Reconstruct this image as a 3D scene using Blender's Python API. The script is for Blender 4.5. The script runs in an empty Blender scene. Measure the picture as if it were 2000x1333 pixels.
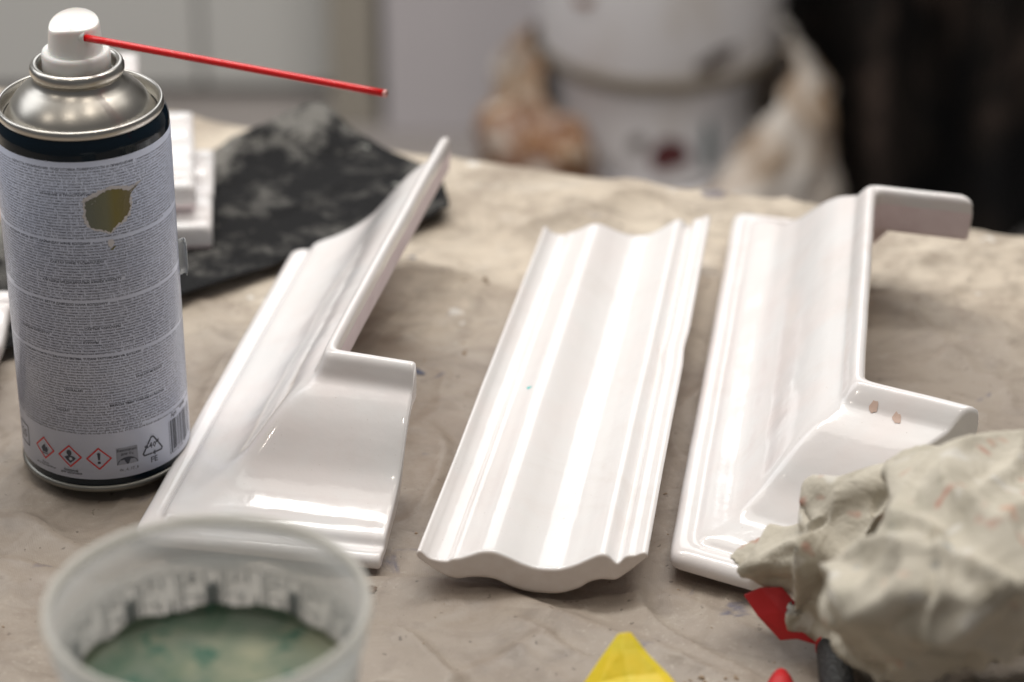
import bpy, bmesh, math, random
import numpy as np
from mathutils import Vector, Matrix, noise

R = math.radians
MM = 0.001
random.seed(4)
rng = np.random.default_rng(4)
SC = bpy.context.scene
COL = SC.collection

# ------------------------------------------------------------------ camera
cd = bpy.data.cameras.new("camera")
cam = bpy.data.objects.new("camera", cd)
COL.objects.link(cam)
cam.location = (0, -0.959, 0.582)
cam.rotation_euler = (R(90 - 29), 0, 0)
cd.sensor_width = 36.0
cd.lens = 100.0
cd.clip_start = 0.02
cd.clip_end = 60
cd.dof.use_dof = True
cd.dof.focus_distance = 1.065
cd.dof.aperture_fstop = 5.6
cd.dof.aperture_blades = 8
SC.camera = cam

# ------------------------------------------------------------------ world and lamps (an indoor workshop)
W = bpy.data.worlds.new("World")
SC.world = W
W.use_nodes = True
W.node_tree.nodes["Background"].inputs[0].default_value = (0.80, 0.80, 0.82, 1)
W.node_tree.nodes["Background"].inputs[1].default_value = 0.16


def area(name, loc, target, sx, sy, power, col):
    l = bpy.data.lights.new(name, 'AREA')
    l.shape = 'RECTANGLE'
    l.size, l.size_y = sx, sy
    l.energy = power
    l.color = col
    o = bpy.data.objects.new(name, l)
    o.location = loc
    o.rotation_euler = (Vector(target) - Vector(loc)).to_track_quat('-Z', 'Y').to_euler()
    COL.objects.link(o)
    return o


area("window_light", (0.02, 2.27, 1.45), (0, 0.05, 0), 1.25, 1.30, 11, (0.95, 0.97, 1.0))
area("side_window_light", (-1.9, 0.9, 1.5), (0, 0.0, 0), 1.4, 1.3, 15, (0.95, 0.97, 1.0))
area("ceiling_tube_light", (-0.70, 0.4, 2.0), (-0.1, 0, 0), 0.9, 1.8, 12, (1.0, 0.96, 0.9))
area("ceiling_tube_light", (0.80, 0.6, 2.1), (0.1, 0, 0), 0.9, 1.8, 12, (1.0, 0.96, 0.9))
area("background_fill_light", (-0.1, 0.75, 2.2), (0.0, 1.9, -0.2), 2.2, 0.5, 52, (1.0, 0.98, 0.95))  # added fill lamp without a known fixture, brightens wall and buckets
for i, (x, y, z, e) in enumerate([(-0.5, -0.9, 1.9, 10), (0.35, -0.6, 2.0, 11), (0.9, 0.1, 2.0, 9), (-1.5, -0.7, 1.7, 8), (0.1, 0.3, 2.2, 9)]):
    l = bpy.data.lights.new("ceiling_spot_light", 'POINT')
    l.energy = e
    l.shadow_soft_size = 0.013
    l.color = (1.0, 0.91, 0.80)
    o = bpy.data.objects.new("ceiling_spot_light", l)
    o.location = (x, y, z)
    COL.objects.link(o)

SC.view_settings.view_transform = 'Standard'
SC.view_settings.look = 'None'
SC.view_settings.exposure = -0.14
SC.view_settings.gamma = 1.0


# ------------------------------------------------------------------ helpers
def tag(o, label=None, cat=None, group=None, kind=None):
    if label: o['label'] = label
    if cat: o['category'] = cat
    if group: o['group'] = group
    if kind: o['kind'] = kind
    return o


def empty(name, loc=(0, 0, 0), rz=0):
    o = bpy.data.objects.new(name, None)
    o.location = loc
    o.rotation_euler = (0, 0, rz)
    o.empty_display_size = 0.02
    COL.objects.link(o)
    return o


def mesh(name, verts, faces, mats, parent=None, smooth=True, midx=None):
    me = bpy.data.meshes.new(name)
    me.from_pydata([tuple(v) for v in verts], [], [tuple(f) for f in faces])
    if not isinstance(mats, (list, tuple)): mats = [mats]
    for m in mats: me.materials.append(m)
    if midx is not None:
        me.polygons.foreach_set('material_index', np.asarray(midx, dtype=np.int32))
    if smooth:
        me.polygons.foreach_set('use_smooth', np.ones(len(me.polygons), dtype=bool))
    me.update()
    o = bpy.data.objects.new(name, me)
    COL.objects.link(o)
    if parent: o.parent = parent
    return o


def bevel(o, w, seg=2, ang=30):
    m = o.modifiers.new("bevel", 'BEVEL')
    m.width = w
    m.segments = seg
    m.limit_method = 'ANGLE'
    m.angle_limit = R(ang)
    return o


def lathe(name, prof, n, mat, parent=None, closed=False, loc=(0, 0, 0)):
    """prof: (r, z) in millimetres, revolved about the z axis"""
    prof = np.array(prof, float) * MM
    k = len(prof)
    th = np.linspace(0, 2 * math.pi, n, endpoint=False)
    V = []
    for t in th:
        for r, z in prof:
            V.append((r * math.cos(t) + loc[0], r * math.sin(t) + loc[1], z + loc[2]))
    F = []
    kk = k if closed else k - 1
    for i in range(n):
        j = (i + 1) % n
        for a in range(kk):
            b = (a + 1) % k
            F.append((i * k + a, j * k + a, j * k + b, i * k + b))
    return mesh(name, V, F, mat, parent)


def catmull(pts, step):
    """smooth resample of a polyline (any dimension) with spacing of about `step`"""
    P = np.array(pts, float)
    P = np.vstack([2 * P[0] - P[1], P, 2 * P[-1] - P[-2]])
    out = []
    for i in range(1, len(P) - 2):
        a, b, c, d = P[i - 1], P[i], P[i + 1], P[i + 2]
        n = max(2, int(np.linalg.norm(c - b) / (step / 4)))
        for t in np.arange(n) / n:
            out.append(0.5 * ((2 * b) + (c - a) * t + (2 * a - 5 * b + 4 * c - d) * t * t + (-a + 3 * b - 3 * c + d) * t ** 3))
    out.append(P[-2])
    out = np.array(out)
    s = np.concatenate([[0], np.cumsum(np.linalg.norm(np.diff(out, axis=0), axis=1))])
    n = max(2, int(round(s[-1] / step)) + 1)
    u = np.linspace(0, s[-1], n)
    return np.stack([np.interp(u, s, out[:, k]) for k in range(out.shape[1])], 1)


def resamp(P, n):
    P = np.array(P, float)
    s = np.concatenate([[0], np.cumsum(np.linalg.norm(np.diff(P, axis=0), axis=1))])
    u = np.linspace(0, s[-1], n)
    return np.stack([np.interp(u, s, P[:, k]) for k in range(P.shape[1])], 1)


def fbm(x, y, z, octv=4):
    v = 0; a = 1; t = 0
    for i in range(octv):
        v += a * noise.noise(Vector((x, y, z)) * 2 ** i)
        t += a
        a *= 0.5
    return v / t


# ------------------------------------------------------------------ materials
class MB:
    def __init__(s, name, base=(0.5, 0.5, 0.5), rough=0.5, metal=0.0, coat=0.0, spec=0.5, trans=0.0, coat_rough=0.05, sss=0.0, ior=1.5):
        m = bpy.data.materials.new(name)
        m.use_nodes = True
        s.m = m
        s.nt = m.node_tree
        s.N = s.nt.nodes
        s.b = s.N["Principled BSDF"]
        s.b.inputs['Base Color'].default_value = (*base, 1)
        s.b.inputs['Roughness'].default_value = rough
        s.b.inputs['Metallic'].default_value = metal
        s.b.inputs['Coat Weight'].default_value = coat
        s.b.inputs['Coat Roughness'].default_value = coat_rough
        s.b.inputs['Specular IOR Level'].default_value = spec
        s.b.inputs['Transmission Weight'].default_value = trans
        s.b.inputs['IOR'].default_value = ior
        if sss:
            s.b.inputs['Subsurface Weight'].default_value = sss
            s.b.inputs['Subsurface Scale'].default_value = 0.004
        s.tc = s.N.new('ShaderNodeTexCoord')

    def link(s, a, b): s.nt.links.new(a, b)

    def noise(s, scale, detail=4, rough=0.55, dist=0.0, stretch=None, off=None):
        n = s.N.new('ShaderNodeTexNoise')
        n.inputs['Scale'].default_value = scale
        n.inputs['Detail'].default_value = detail
        n.inputs['Roughness'].default_value = rough
        n.inputs['Distortion'].default_value = dist
        src = s.tc.outputs['Object']
        if stretch or off:
            mp = s.N.new('ShaderNodeMapping')
            if stretch: mp.inputs['Scale'].default_value = stretch
            if off: mp.inputs['Location'].default_value = off
            s.link(src, mp.inputs[0])
            src = mp.outputs[0]
        s.link(src, n.inputs['Vector'])
        return n.outputs['Fac']

    def ramp(s, fac, stops, interp='LINEAR'):
        r = s.N.new('ShaderNodeValToRGB')
        r.color_ramp.interpolation = interp
        e = r.color_ramp.elements
        while len(e) < len(stops): e.new(0.5)
        for el, (p, c) in zip(e, stops):
            el.position = p
            el.color = (*c, 1) if len(c) == 3 else c
        s.link(fac, r.inputs[0])
        return r.outputs[0]

    def grey(s, fac, a, b, lo=0.0, hi=1.0):
        n = s.N.new('ShaderNodeMapRange')
        n.inputs[1].default_value = a; n.inputs[2].default_value = b
        n.inputs[3].default_value = lo; n.inputs[4].default_value = hi
        s.link(fac, n.inputs[0])
        return n.outputs[0]

    def mix(s, fac, a, b, mode='MIX'):
        n = s.N.new('ShaderNodeMix')
        n.data_type = 'RGBA'
        n.blend_type = mode
        for i, v in ((0, fac), (6, a), (7, b)):
            if isinstance(v, (int, float)): n.inputs[i].default_value = v
            elif isinstance(v, tuple): n.inputs[i].default_value = (*v, 1)
            else: s.link(v, n.inputs[i])
        return n.outputs[2]

    def math(s, op, a, b=0.0):
        n = s.N.new('ShaderNodeMath')
        n.operation = op
        for i, v in ((0, a), (1, b)):
            if isinstance(v, (int, float)): n.inputs[i].default_value = v
            else: s.link(v, n.inputs[i])
        return n.outputs[0]

    def color(s, c): s.link(c, s.b.inputs['Base Color'])

    def rough(s, r): s.link(r, s.b.inputs['Roughness'])

    def bump(s, h, dist, strength=1.0):
        n = s.N.new('ShaderNodeBump')
        n.inputs['Strength'].default_value = strength
        n.inputs['Distance'].default_value = dist
        s.link(h, n.inputs['Height'])
        prev = s.b.inputs['Normal'].links
        if prev: s.link(prev[0].from_socket, n.inputs['Normal'])
        s.link(n.outputs[0], s.b.inputs['Normal'])


# white glaze with a faint pinkish body showing through thin places
def glaze(name, tint=(0.77, 0.720, 0.705), pool=(0.76, 0.745, 0.74), rough=0.085):
    g = MB(name, tint, rough, coat=0.25, coat_rough=0.02, sss=0.0)
    n = g.noise(38, 3, 0.5, 0.4)
    c = g.mix(g.grey(n, 0.35, 0.65), tint, pool)
    sp = g.noise(900, 2, 0.6)
    c = g.mix(g.grey(sp, 0.735, 0.76), c, (0.52, 0.46, 0.42))      # pin-prick specks
    g.color(c)
    g.rough(g.grey(g.noise(60, 4, 0.6), 0.3, 0.7, rough * 0.6, rough * 1.8))
    sm_ = g.noise(16, 6, 0.7, 0.8, off=(5, 2, 7))
    c2 = g.mix(g.math('MULTIPLY', g.grey(sm_, 0.54, 0.70), 0.30), c, (0.66, 0.60, 0.56))
    g.color(c2)
    g.bump(g.noise(55, 2, 0.4), 0.0018, 0.3)
    g.bump(g.noise(420, 2, 0.5), 0.00012, 0.35)
    return g.m


M_glaze = glaze("white_glaze")
M_glaze_pink = glaze("white_glaze_thin", (0.77, 0.730, 0.715), (0.765, 0.745, 0.735), 0.10)
b = MB("bisque", (0.70, 0.58, 0.58), 0.62, spec=0.3)
b.color(b.mix(b.grey(b.noise(120, 4, 0.6), 0.35, 0.7), (0.82, 0.71, 0.72), (0.74, 0.62, 0.63)))
b.bump(b.noise(600, 4, 0.7), 0.0002, 0.6)
M_bisque = b.m
b = MB("thin_glazed_edge", (0.78, 0.70, 0.66), 0.4)
b.color(b.mix(b.grey(b.noise(160, 4, 0.6), 0.35, 0.7), (0.80, 0.73, 0.69), (0.74, 0.66, 0.61)))
b.bump(b.noise(500, 4, 0.7), 0.0002, 0.5)
M_edge = b.m

# canvas drop cloth, dirty
c = MB("canvas", (0.5, 0.45, 0.38), 0.72, spec=0.35)
big = c.noise(5.5, 5, 0.6, 0.8)
mid = c.noise(26, 6, 0.65, 0.5)
fine = c.noise(240, 4, 0.7)
base = c.mix(c.grey(big, 0.36, 0.66), (0.60, 0.53, 0.435), (0.50, 0.425, 0.34))
base = c.mix(c.math('MULTIPLY', c.grey(mid, 0.50, 0.72), 0.75), base, (0.30, 0.245, 0.19))
base = c.mix(c.math('MULTIPLY', c.grey(c.noise(15, 5, 0.7, 1.2, off=(3, 1, 0)), 0.56, 0.72), 0.6), base, (0.60, 0.56, 0.50))
# grimy working area near the viewer: trodden-in clay slip with a real outline of its own
sepx = c.N.new('ShaderNodeSeparateXYZ')
c.link(c.tc.outputs['Object'], sepx.inputs[0])
yy = c.math('ADD', sepx.outputs[1], c.math('MULTIPLY', c.math('SUBTRACT', c.noise(9, 5, 0.6, 0.5, off=(0, 5, 2)), 0.5), 0.22))
grime = c.grey(yy, 0.17, 0.06)
base = c.mix(c.math('MULTIPLY', grime, 0.88), base, (0.280, 0.235, 0.195))
streak = c.noise(30, 6, 0.65, 1.8, stretch=(0.9, 1.3, 1), off=(1, 0, 4))
base = c.mix(c.math('MULTIPLY', c.grey(streak, 0.50, 0.74), 0.5), base, (0.135, 0.108, 0.088))
streak2 = c.noise(22, 6, 0.7, 2.2, stretch=(0.9, 1.2, 1), off=(6, 3, 1))
base = c.mix(c.math('MULTIPLY', c.math('MULTIPLY', c.grey(streak2, 0.54, 0.74), 0.55), grime), base, (0.42, 0.37, 0.31))
blue = c.noise(34, 4, 0.6, 0.8, off=(8, 2, 1))
base = c.mix(c.math('MULTIPLY', c.grey(blue, 0.66, 0.72), 0.7), base, (0.10, 0.10, 0.15))
specks = c.noise(300, 2, 0.5, off=(2, 2, 2))
base = c.mix(c.math('MULTIPLY', c.grey(specks, 0.70, 0.74), 0.7), base, (0.10, 0.075, 0.06))
white = c.noise(60, 3, 0.5, off=(5, 9, 2))
base = c.mix(c.math('MULTIPLY', c.grey(white, 0.70, 0.73), c.math('SUBTRACT', 1.0, grime)), base, (0.72, 0.70, 0.66))


def crease(scale, off, w, stretch=None, dist=1.2, msk=None):
    n_ = c.noise(scale, 2, 0.45, dist, stretch=stretch, off=off)
    a_ = c.math('ABSOLUTE', c.math('SUBTRACT', n_, 0.5))
    line = c.grey(a_, 0.0, w, 1.0, 0.0)
    m_ = c.grey(c.noise(scale * 1.1, 2, 0.5, off=(off[1], off[2], off[0])), 0.42, 0.60)
    return c.math('MULTIPLY', c.math('MULTIPLY', line, line), m_)


cr1 = crease(6, (1.3, 0, 2), 0.045, stretch=(1.0, 1.6, 1), dist=0.5)
cr2 = crease(10, (4.3, 7, 1), 0.050, stretch=(1.4, 0.8, 1), dist=0.4)
cr3 = crease(30, (2.3, 3, 8), 0.050, dist=0.9)
base = c.mix(c.math('MULTIPLY', cr2, 0.18), base, (0.16, 0.125, 0.10))
dirt = c.noise(7, 7, 0.72, 1.0, off=(11, 3, 1))
base = c.mix(c.math('MULTIPLY', c.grey(dirt, 0.50, 0.62), 0.6), base, (0.235, 0.185, 0.145))
dust = c.noise(420, 5, 0.75, off=(3, 3, 7))
base = c.mix(c.math('MULTIPLY', c.grey(dust, 0.56, 0.68), c.math('MULTIPLY', c.grey(c.noise(11, 4, 0.6, off=(1, 8, 5)), 0.46, 0.62), 0.5)), base, (0.50, 0.45, 0.38))
c.color(base)
c.bump(cr1, 0.0012, 0.45)
c.bump(cr2, 0.0005, 0.35)
c.bump(c.noise(70, 5, 0.7, 0.6, off=(2, 9, 4)), 0.0010, 0.45)
c.rough(c.grey(c.math('ADD', grime, c.math('MULTIPLY', mid, 0.4)), 0.1, 1.3, 0.74, 0.46))
c.bump(mid, 0.0015, 0.3)
wr = c.N.new('ShaderNodeTexNoise')
wr.noise_type = 'RIDGED_MULTIFRACTAL'
wr.inputs['Scale'].default_value = 16
wr.inputs['Detail'].default_value = 3
wr.inputs['Distortion'].default_value = 0.7
c.link(c.tc.outputs['Object'], wr.inputs['Vector'])
c.bump(wr.outputs['Fac'], 0.0010, 0.45)
c.bump(fine, 0.0006, 0.5)
wv = c.N.new('ShaderNodeTexWave')
wv.inputs['Scale'].default_value = 480
wv.inputs['Distortion'].default_value = 1.0
c.link(c.tc.outputs['Object'], wv.inputs[0])
c.bump(wv.outputs['Fac'], 0.0001, 0.3)
c.b.inputs["Coat Weight"].default_value = 0.0
c.link(c.math("MULTIPLY", grime, 0.12), c.b.inputs["Coat Weight"])
c.b.inputs["Coat Roughness"].default_value = 0.28
M_canvas = c.m


M_drip = MB('brown_drip', (0.13, 0.085, 0.055), 0.75).m
M_drip_b = MB('blue_grey_drip', (0.085, 0.095, 0.14), 0.7).m
# ------------------------------------------------------------------ table and drop cloth
# the far edge of the table runs along nx*x + ny*y = EDGE
NX, NY, EDGE = 0.317, 0.948, 0.2665
tab = empty("work_table", (0, 0, -0.75))
tag(tab, "long wooden work table hidden under the dirty canvas cloth", "table")
M_wood = MB("raw_plank", (0.32, 0.22, 0.13), 0.6)
M_wood.color(M_wood.mix(M_wood.grey(M_wood.noise(20, 5, 0.6, 0.5, stretch=(1, 12, 12)), 0.3, 0.7), (0.36, 0.25, 0.15), (0.22, 0.15, 0.09)))
M_wood = M_wood.m
e = Vector((NY, -NX, 0))
nrm = Vector((NX, NY, 0))


def boxm(name, corners8, mat, parent=None, bw=0.0):
    F = [(0, 3, 2, 1), (4, 5, 6, 7), (0, 1, 5, 4), (1, 2, 6, 5), (2, 3, 7, 6), (3, 0, 4, 7)]
    o = mesh(name, corners8, F, mat, parent, smooth=False)
    if bw: bevel(o, bw, 2)
    return o


def obox(name, c0, ex, ey, z0, z1, mat, parent=None, bw=0.0, ax=e, ay=nrm):
    """box centred on c0, half sizes ex, ey along ax, ay"""
    P = []
    for z in (z0, z1):
        for sx, sy in ((-1, -1), (1, -1), (1, 1), (-1, 1)):
            p = Vector((c0[0], c0[1], 0)) + ax * ex * sx + ay * ey * sy
            P.append((p.x, p.y, z))
    return boxm(name, P, mat, parent, bw)


mid0 = nrm * (EDGE - 0.012 - 0.375)
obox("tabletop", mid0, 0.9, 0.375, 0.750 - 0.045, 0.750 - 0.012, M_wood, tab, 0.003)
for sx in (-1, 1):
    for sy in (-1, 1):
        p = mid0 + e * 0.84 * sx + nrm * 0.32 * sy
        obox("leg", p, 0.03, 0.03, 0.03, 0.7045, M_wood, tab, 0.002)

# cloth surface height at (x, y), metres; the cloth falls over the far edge
CREASES = [  # (points, narrow width, wide width, height): sharp on one side, sagging on the other
    ([(-0.0678, -0.085), (-0.0451, -0.0867), (-0.0187, -0.0925), (0.0093, -0.105), (0.0364, -0.1244), (0.0715, -0.1467), (0.0884, -0.1582)], 0.0040, 0.013, 0.0050),
    ([(-0.0516, -0.1115), (-0.0365, -0.1218), (-0.0252, -0.14), (-0.016, -0.1552)], 0.0018, 0.010, 0.0030),
    ([(0.0457, -0.0731), (0.0485, -0.1067), (0.0636, -0.1281), (0.0807, -0.1431), (0.0993, -0.1552)], 0.0016, 0.009, 0.0030),
    ([(-0.0074, -0.1083), (0.0073, -0.1196), (0.0199, -0.1344), (0.034, -0.1437), (0.05, -0.1476)], 0.0022, 0.009, 0.0034),
    ([(-0.2022, -0.0696), (-0.1781, -0.0782), (-0.1581, -0.0857), (-0.1311, -0.0918)], 0.0022, 0.014, 0.0042),
    ([(-0.1958, -0.0375), (-0.1828, -0.0466), (-0.1672, -0.0609), (-0.1488, -0.0696)], 0.0050, 0.014, 0.0030),
    ([(0.1656, 0.1404), (0.1906, 0.1262), (0.2223, 0.1031)], 0.0016, 0.008, 0.0026),
    ([(0.171, 0.0764), (0.1949, 0.0941), (0.2213, 0.0963)], 0.003, 0.010, 0.0026),
    ([(0.1656, 0.1797), (0.1942, 0.1697), (0.2378, 0.1848)], 0.004, 0.012, 0.0035),
    ([(0.0355, 0.2239), (0.0669, 0.2364), (0.0785, 0.2293), (0.0896, 0.2159)], 0.0022, 0.008, 0.0065),
    ([(-0.0047, 0.1976), (0.0236, 0.2186), (0.0622, 0.2385)], 0.003, 0.010, 0.0045),
    ([(0.0801, 0.2149), (0.0996, 0.2255), (0.1182, 0.2202), (0.1426, 0.2277)], 0.0022, 0.008, 0.0065),
    ([(-0.0714, 0.1807), (-0.0481, 0.1736), (-0.0273, 0.1637), (-0.0023, 0.15)], 0.0016, 0.006, 0.0028),
    ([(-0.0627, 0.1924), (-0.0392, 0.1848), (-0.0115, 0.1787)], 0.0016, 0.006, 0.0026),
    ([(-0.0755, 0.0507), (-0.0595, 0.0677), (-0.0385, 0.0764)], 0.003, 0.009, 0.0028),
    ([(-0.1362, 0.1031), (-0.1229, 0.1122), (-0.1046, 0.1031)], 0.002, 0.007, 0.0026),
    ([(-0.1288, 0.0382), (-0.1219, 0.0764), (-0.1126, 0.0941)], 0.002, 0.007, 0.0026),
    ([(-0.0352, 0.0341), (-0.0264, 0.01), (-0.0298, -0.0208), (-0.0389, -0.0466)], 0.0018, 0.008, 0.0022),
    ([(-0.0309, 0.1215), (-0.0436, 0.1031), (-0.0567, 0.1031)], 0.002, 0.009, 0.0024),
]
SEGS = []
for pts_, wn_, ww_, hh_ in CREASES:
    P_ = catmull(pts_, 0.006)
    for k in range(len(P_) - 1):
        t0 = k / (len(P_) - 1)
        SEGS.append((P_[k][0], P_[k][1], P_[k + 1][0], P_[k + 1][1], wn_, ww_, hh_, t0, (k + 1) / (len(P_) - 1), id(pts_)))
CELL = {}
for sg in SEGS:
    R_ = 3.2 * sg[5]
    for i_ in range(int((min(sg[0], sg[2]) - R_ + 2) / 0.01), int((max(sg[0], sg[2]) + R_ + 2) / 0.01) + 1):
        for j_ in range(int((min(sg[1], sg[3]) - R_ + 2) / 0.01), int((max(sg[1], sg[3]) + R_ + 2) / 0.01) + 1):
            CELL.setdefault((i_, j_), []).append(sg)


def cloth_h(x, y):
    h = 0.0
    n1 = fbm(x * 6, y * 6, 1.3, 3)
    h += 0.0045 * n1
    ca, sa = 0.86, -0.51
    xr, yr = x * ca - y * sa, x * sa + y * ca
    msk = max(0.0, min(1.0, 0.5 + 2.2 * noise.noise(Vector((x * 9, y * 9, 21)))))
    r = 1 - abs(fbm(xr * 8 + 1.4 * n1, yr * 10 + n1, 7.7, 2)) * 5.5
    h += 0.0022 * max(0.0, r) ** 3
    r2 = 1 - abs(fbm(x * 15 + 2 + n1, y * 17 - xr * 8, 3.1, 2)) * 7.5
    h += 0.0021 * msk * max(0.0, r2) ** 3
    r3 = 1 - abs(fbm(x * 30 + y * 14 + 5, y * 34 + 2 * n1, 9.1, 2)) * 8.0
    h += 0.0011 * (1 - msk * 0.6) * max(0.0, r3) ** 2
    best = {}
    for sg in CELL.get((int((x + 2) / 0.01), int((y + 2) / 0.01)), ()):
        x0, y0, x1, y1, wn, ww, a, ta, tb_, key = sg
        dx, dy = x1 - x0, y1 - y0
        L2 = dx * dx + dy * dy
        t = max(0.0, min(1.0, ((x - x0) * dx + (y - y0) * dy) / L2))
        ex, ey = x - x0 - t * dx, y - y0 - t * dy
        d_ = math.hypot(ex, ey)
        side = dx * ey - dy * ex
        tt_ = ta + (tb_ - ta) * t
        if key not in best or d_ < best[key][0]:
            best[key] = (d_, side, wn, ww, a * min(1, 4.5 * tt_, 4.5 * (1 - tt_)))
    for d_, side, wn, ww, a in best.values():
        w = ww if side < 0 else wn
        w = w * (1 + 0.25 * noise.noise(Vector((x * 60, y * 60, 2))))
        h += 1.5 * a * math.exp(-((d_ * d_ + 2e-7) ** 0.5) / w * 1.15)
    return h


OBST = []   # flat places the cloth is pressed to


def cloth_z(x, y):
    h = cloth_h(x, y) - 0.0052
    f = 1.0
    for cx, cy, rx, ry, a in OBST:
        ca, sa = math.cos(a), math.sin(a)
        u = ((x - cx) * ca + (y - cy) * sa) / rx
        v = (-(x - cx) * sa + (y - cy) * ca) / ry
        m = max(abs(u), abs(v))
        if m < 1.5:
            k = min(1, max(0, (1.35 - m) / 0.35))
            f = min(f, 1 - 0.85 * k)
    z = h * f if h > 0 else h
    z = min(z, 0.0003) * (1 - f) + z * f if f < 1 else z
    return z


OBST += [(-0.1595, 0.002, 0.034, 0.034, 0), (0.03, 0.055, 0.042, 0.14, -0.15), (-0.089, -0.278, 0.035, 0.035, 0),
         (-0.085, 0.03, 0.055, 0.13, -0.19), (0.10, 0.06, 0.05, 0.15, -0.15)]

us = np.concatenate([np.linspace(-0.9, -0.32, 40, endpoint=False), np.linspace(-0.32, 0.34, 340, endpoint=False), np.linspace(0.34, 0.9, 40)])
vs = np.concatenate([np.linspace(-0.78, -0.50, 20, endpoint=False), np.linspace(-0.50, 0.06, 290)])   # distance from the far edge
V = []
for v in vs:
    for u in us:
        wv_ = 0.004 * noise.noise(Vector((u * 9, 0, 5))) + 0.003 * noise.noise(Vector((u * 31, 0, 9)))
        if v <= 0:
            p = nrm * (EDGE + v + wv_ * max(0, 1 + v * 6)) + e * u
            z = cloth_z(p.x, p.y) - 0.004 * math.exp(v / 0.006)
            V.append((p.x, p.y, z))
        else:
            s = v / 0.06
            th = min(1, s * 5) * math.pi / 2
            out = 0.006 * math.sin(th) + 0.010 * (0.5 + noise.noise(Vector((u * 25, 0, 2)))) * max(0, s - 0.15)
            dn = 0.006 * (1 - math.cos(th)) + max(0, s - 0.2) * 0.30
            p = nrm * (EDGE + out + wv_) + e * u
            p0 = nrm * (EDGE + wv_) + e * u
            V.append((p.x, p.y, cloth_z(p0.x, p0.y) - 0.004 - dn))
nu, nv = len(us), len(vs)
F = [(j * nu + i, j * nu + i + 1, (j + 1) * nu + i + 1, (j + 1) * nu + i) for j in range(nv - 1) for i in range(nu - 1)]
o = mesh("drop_cloth", V, F, M_canvas)
tag(o, "dirty beige canvas drop cloth with creases spread over the work table", "cloth")
m = o.modifiers.new("thick", 'SOLIDIFY')
m.thickness = 0.0006
m.offset = -1

# ------------------------------------------------------------------ glazed mouldings
TOPP = [(0.4, 0.6), (-0.2, 3.2), (0.6, 6.0), (2.6, 7.6), (5.2, 8.0), (7.2, 7.4), (8.4, 7.2), (9.6, 8.2), (12, 9.8), (17, 11.6), (22, 13.6),
        (27, 17.8), (31.5, 22.0), (35.5, 26.9), (39.5, 31.8), (44, 36.8), (49, 41.2), (53.5, 44.0), (57.0, 46.2), (58.6, 48.6),
        (60.4, 51.4), (62.4, 53.6), (64.4, 53.6), (65.9, 51.8), (66.0, 47.0)]
TOPL = [(0.4, 0.6), (-0.2, 2.6), (0.8, 4.8), (3.4, 5.8), (6.0, 5.6), (7.4, 5.2), (8.6, 6.2), (10, 8.0), (13, 9.2), (18, 10.6), (24, 13.0), (29, 15.8), (34, 19.6), (38.5, 24.6),
        (43, 30.2), (47.5, 35.2), (52, 39.2), (56, 42.0), (58.0, 43.4), (59.2, 45.2), (60.4, 48.4), (62.0, 52.2), (64.2, 53.4), (65.8, 52.0), (66.0, 47.0)]
BOTP = [(2.6, 0.4), (8, 0.9), (16, 1.8), (22, 4.0), (27, 8.0), (31, 14.0), (35, 21.0), (40, 27.5), (46, 32.0), (52, 34.6), (57, 34.8), (61, 33.6), (65.4, 33.6)]
BOTL = [(2.6, 0.4), (9, 1.0), (16, 2.6), (24, 5.0), (31, 8.0), (36, 12.4), (41, 20.0), (45, 26.6), (50, 31.6), (55, 34.6), (60, 35.8), (63, 36.0), (65.4, 36.8)]


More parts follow.
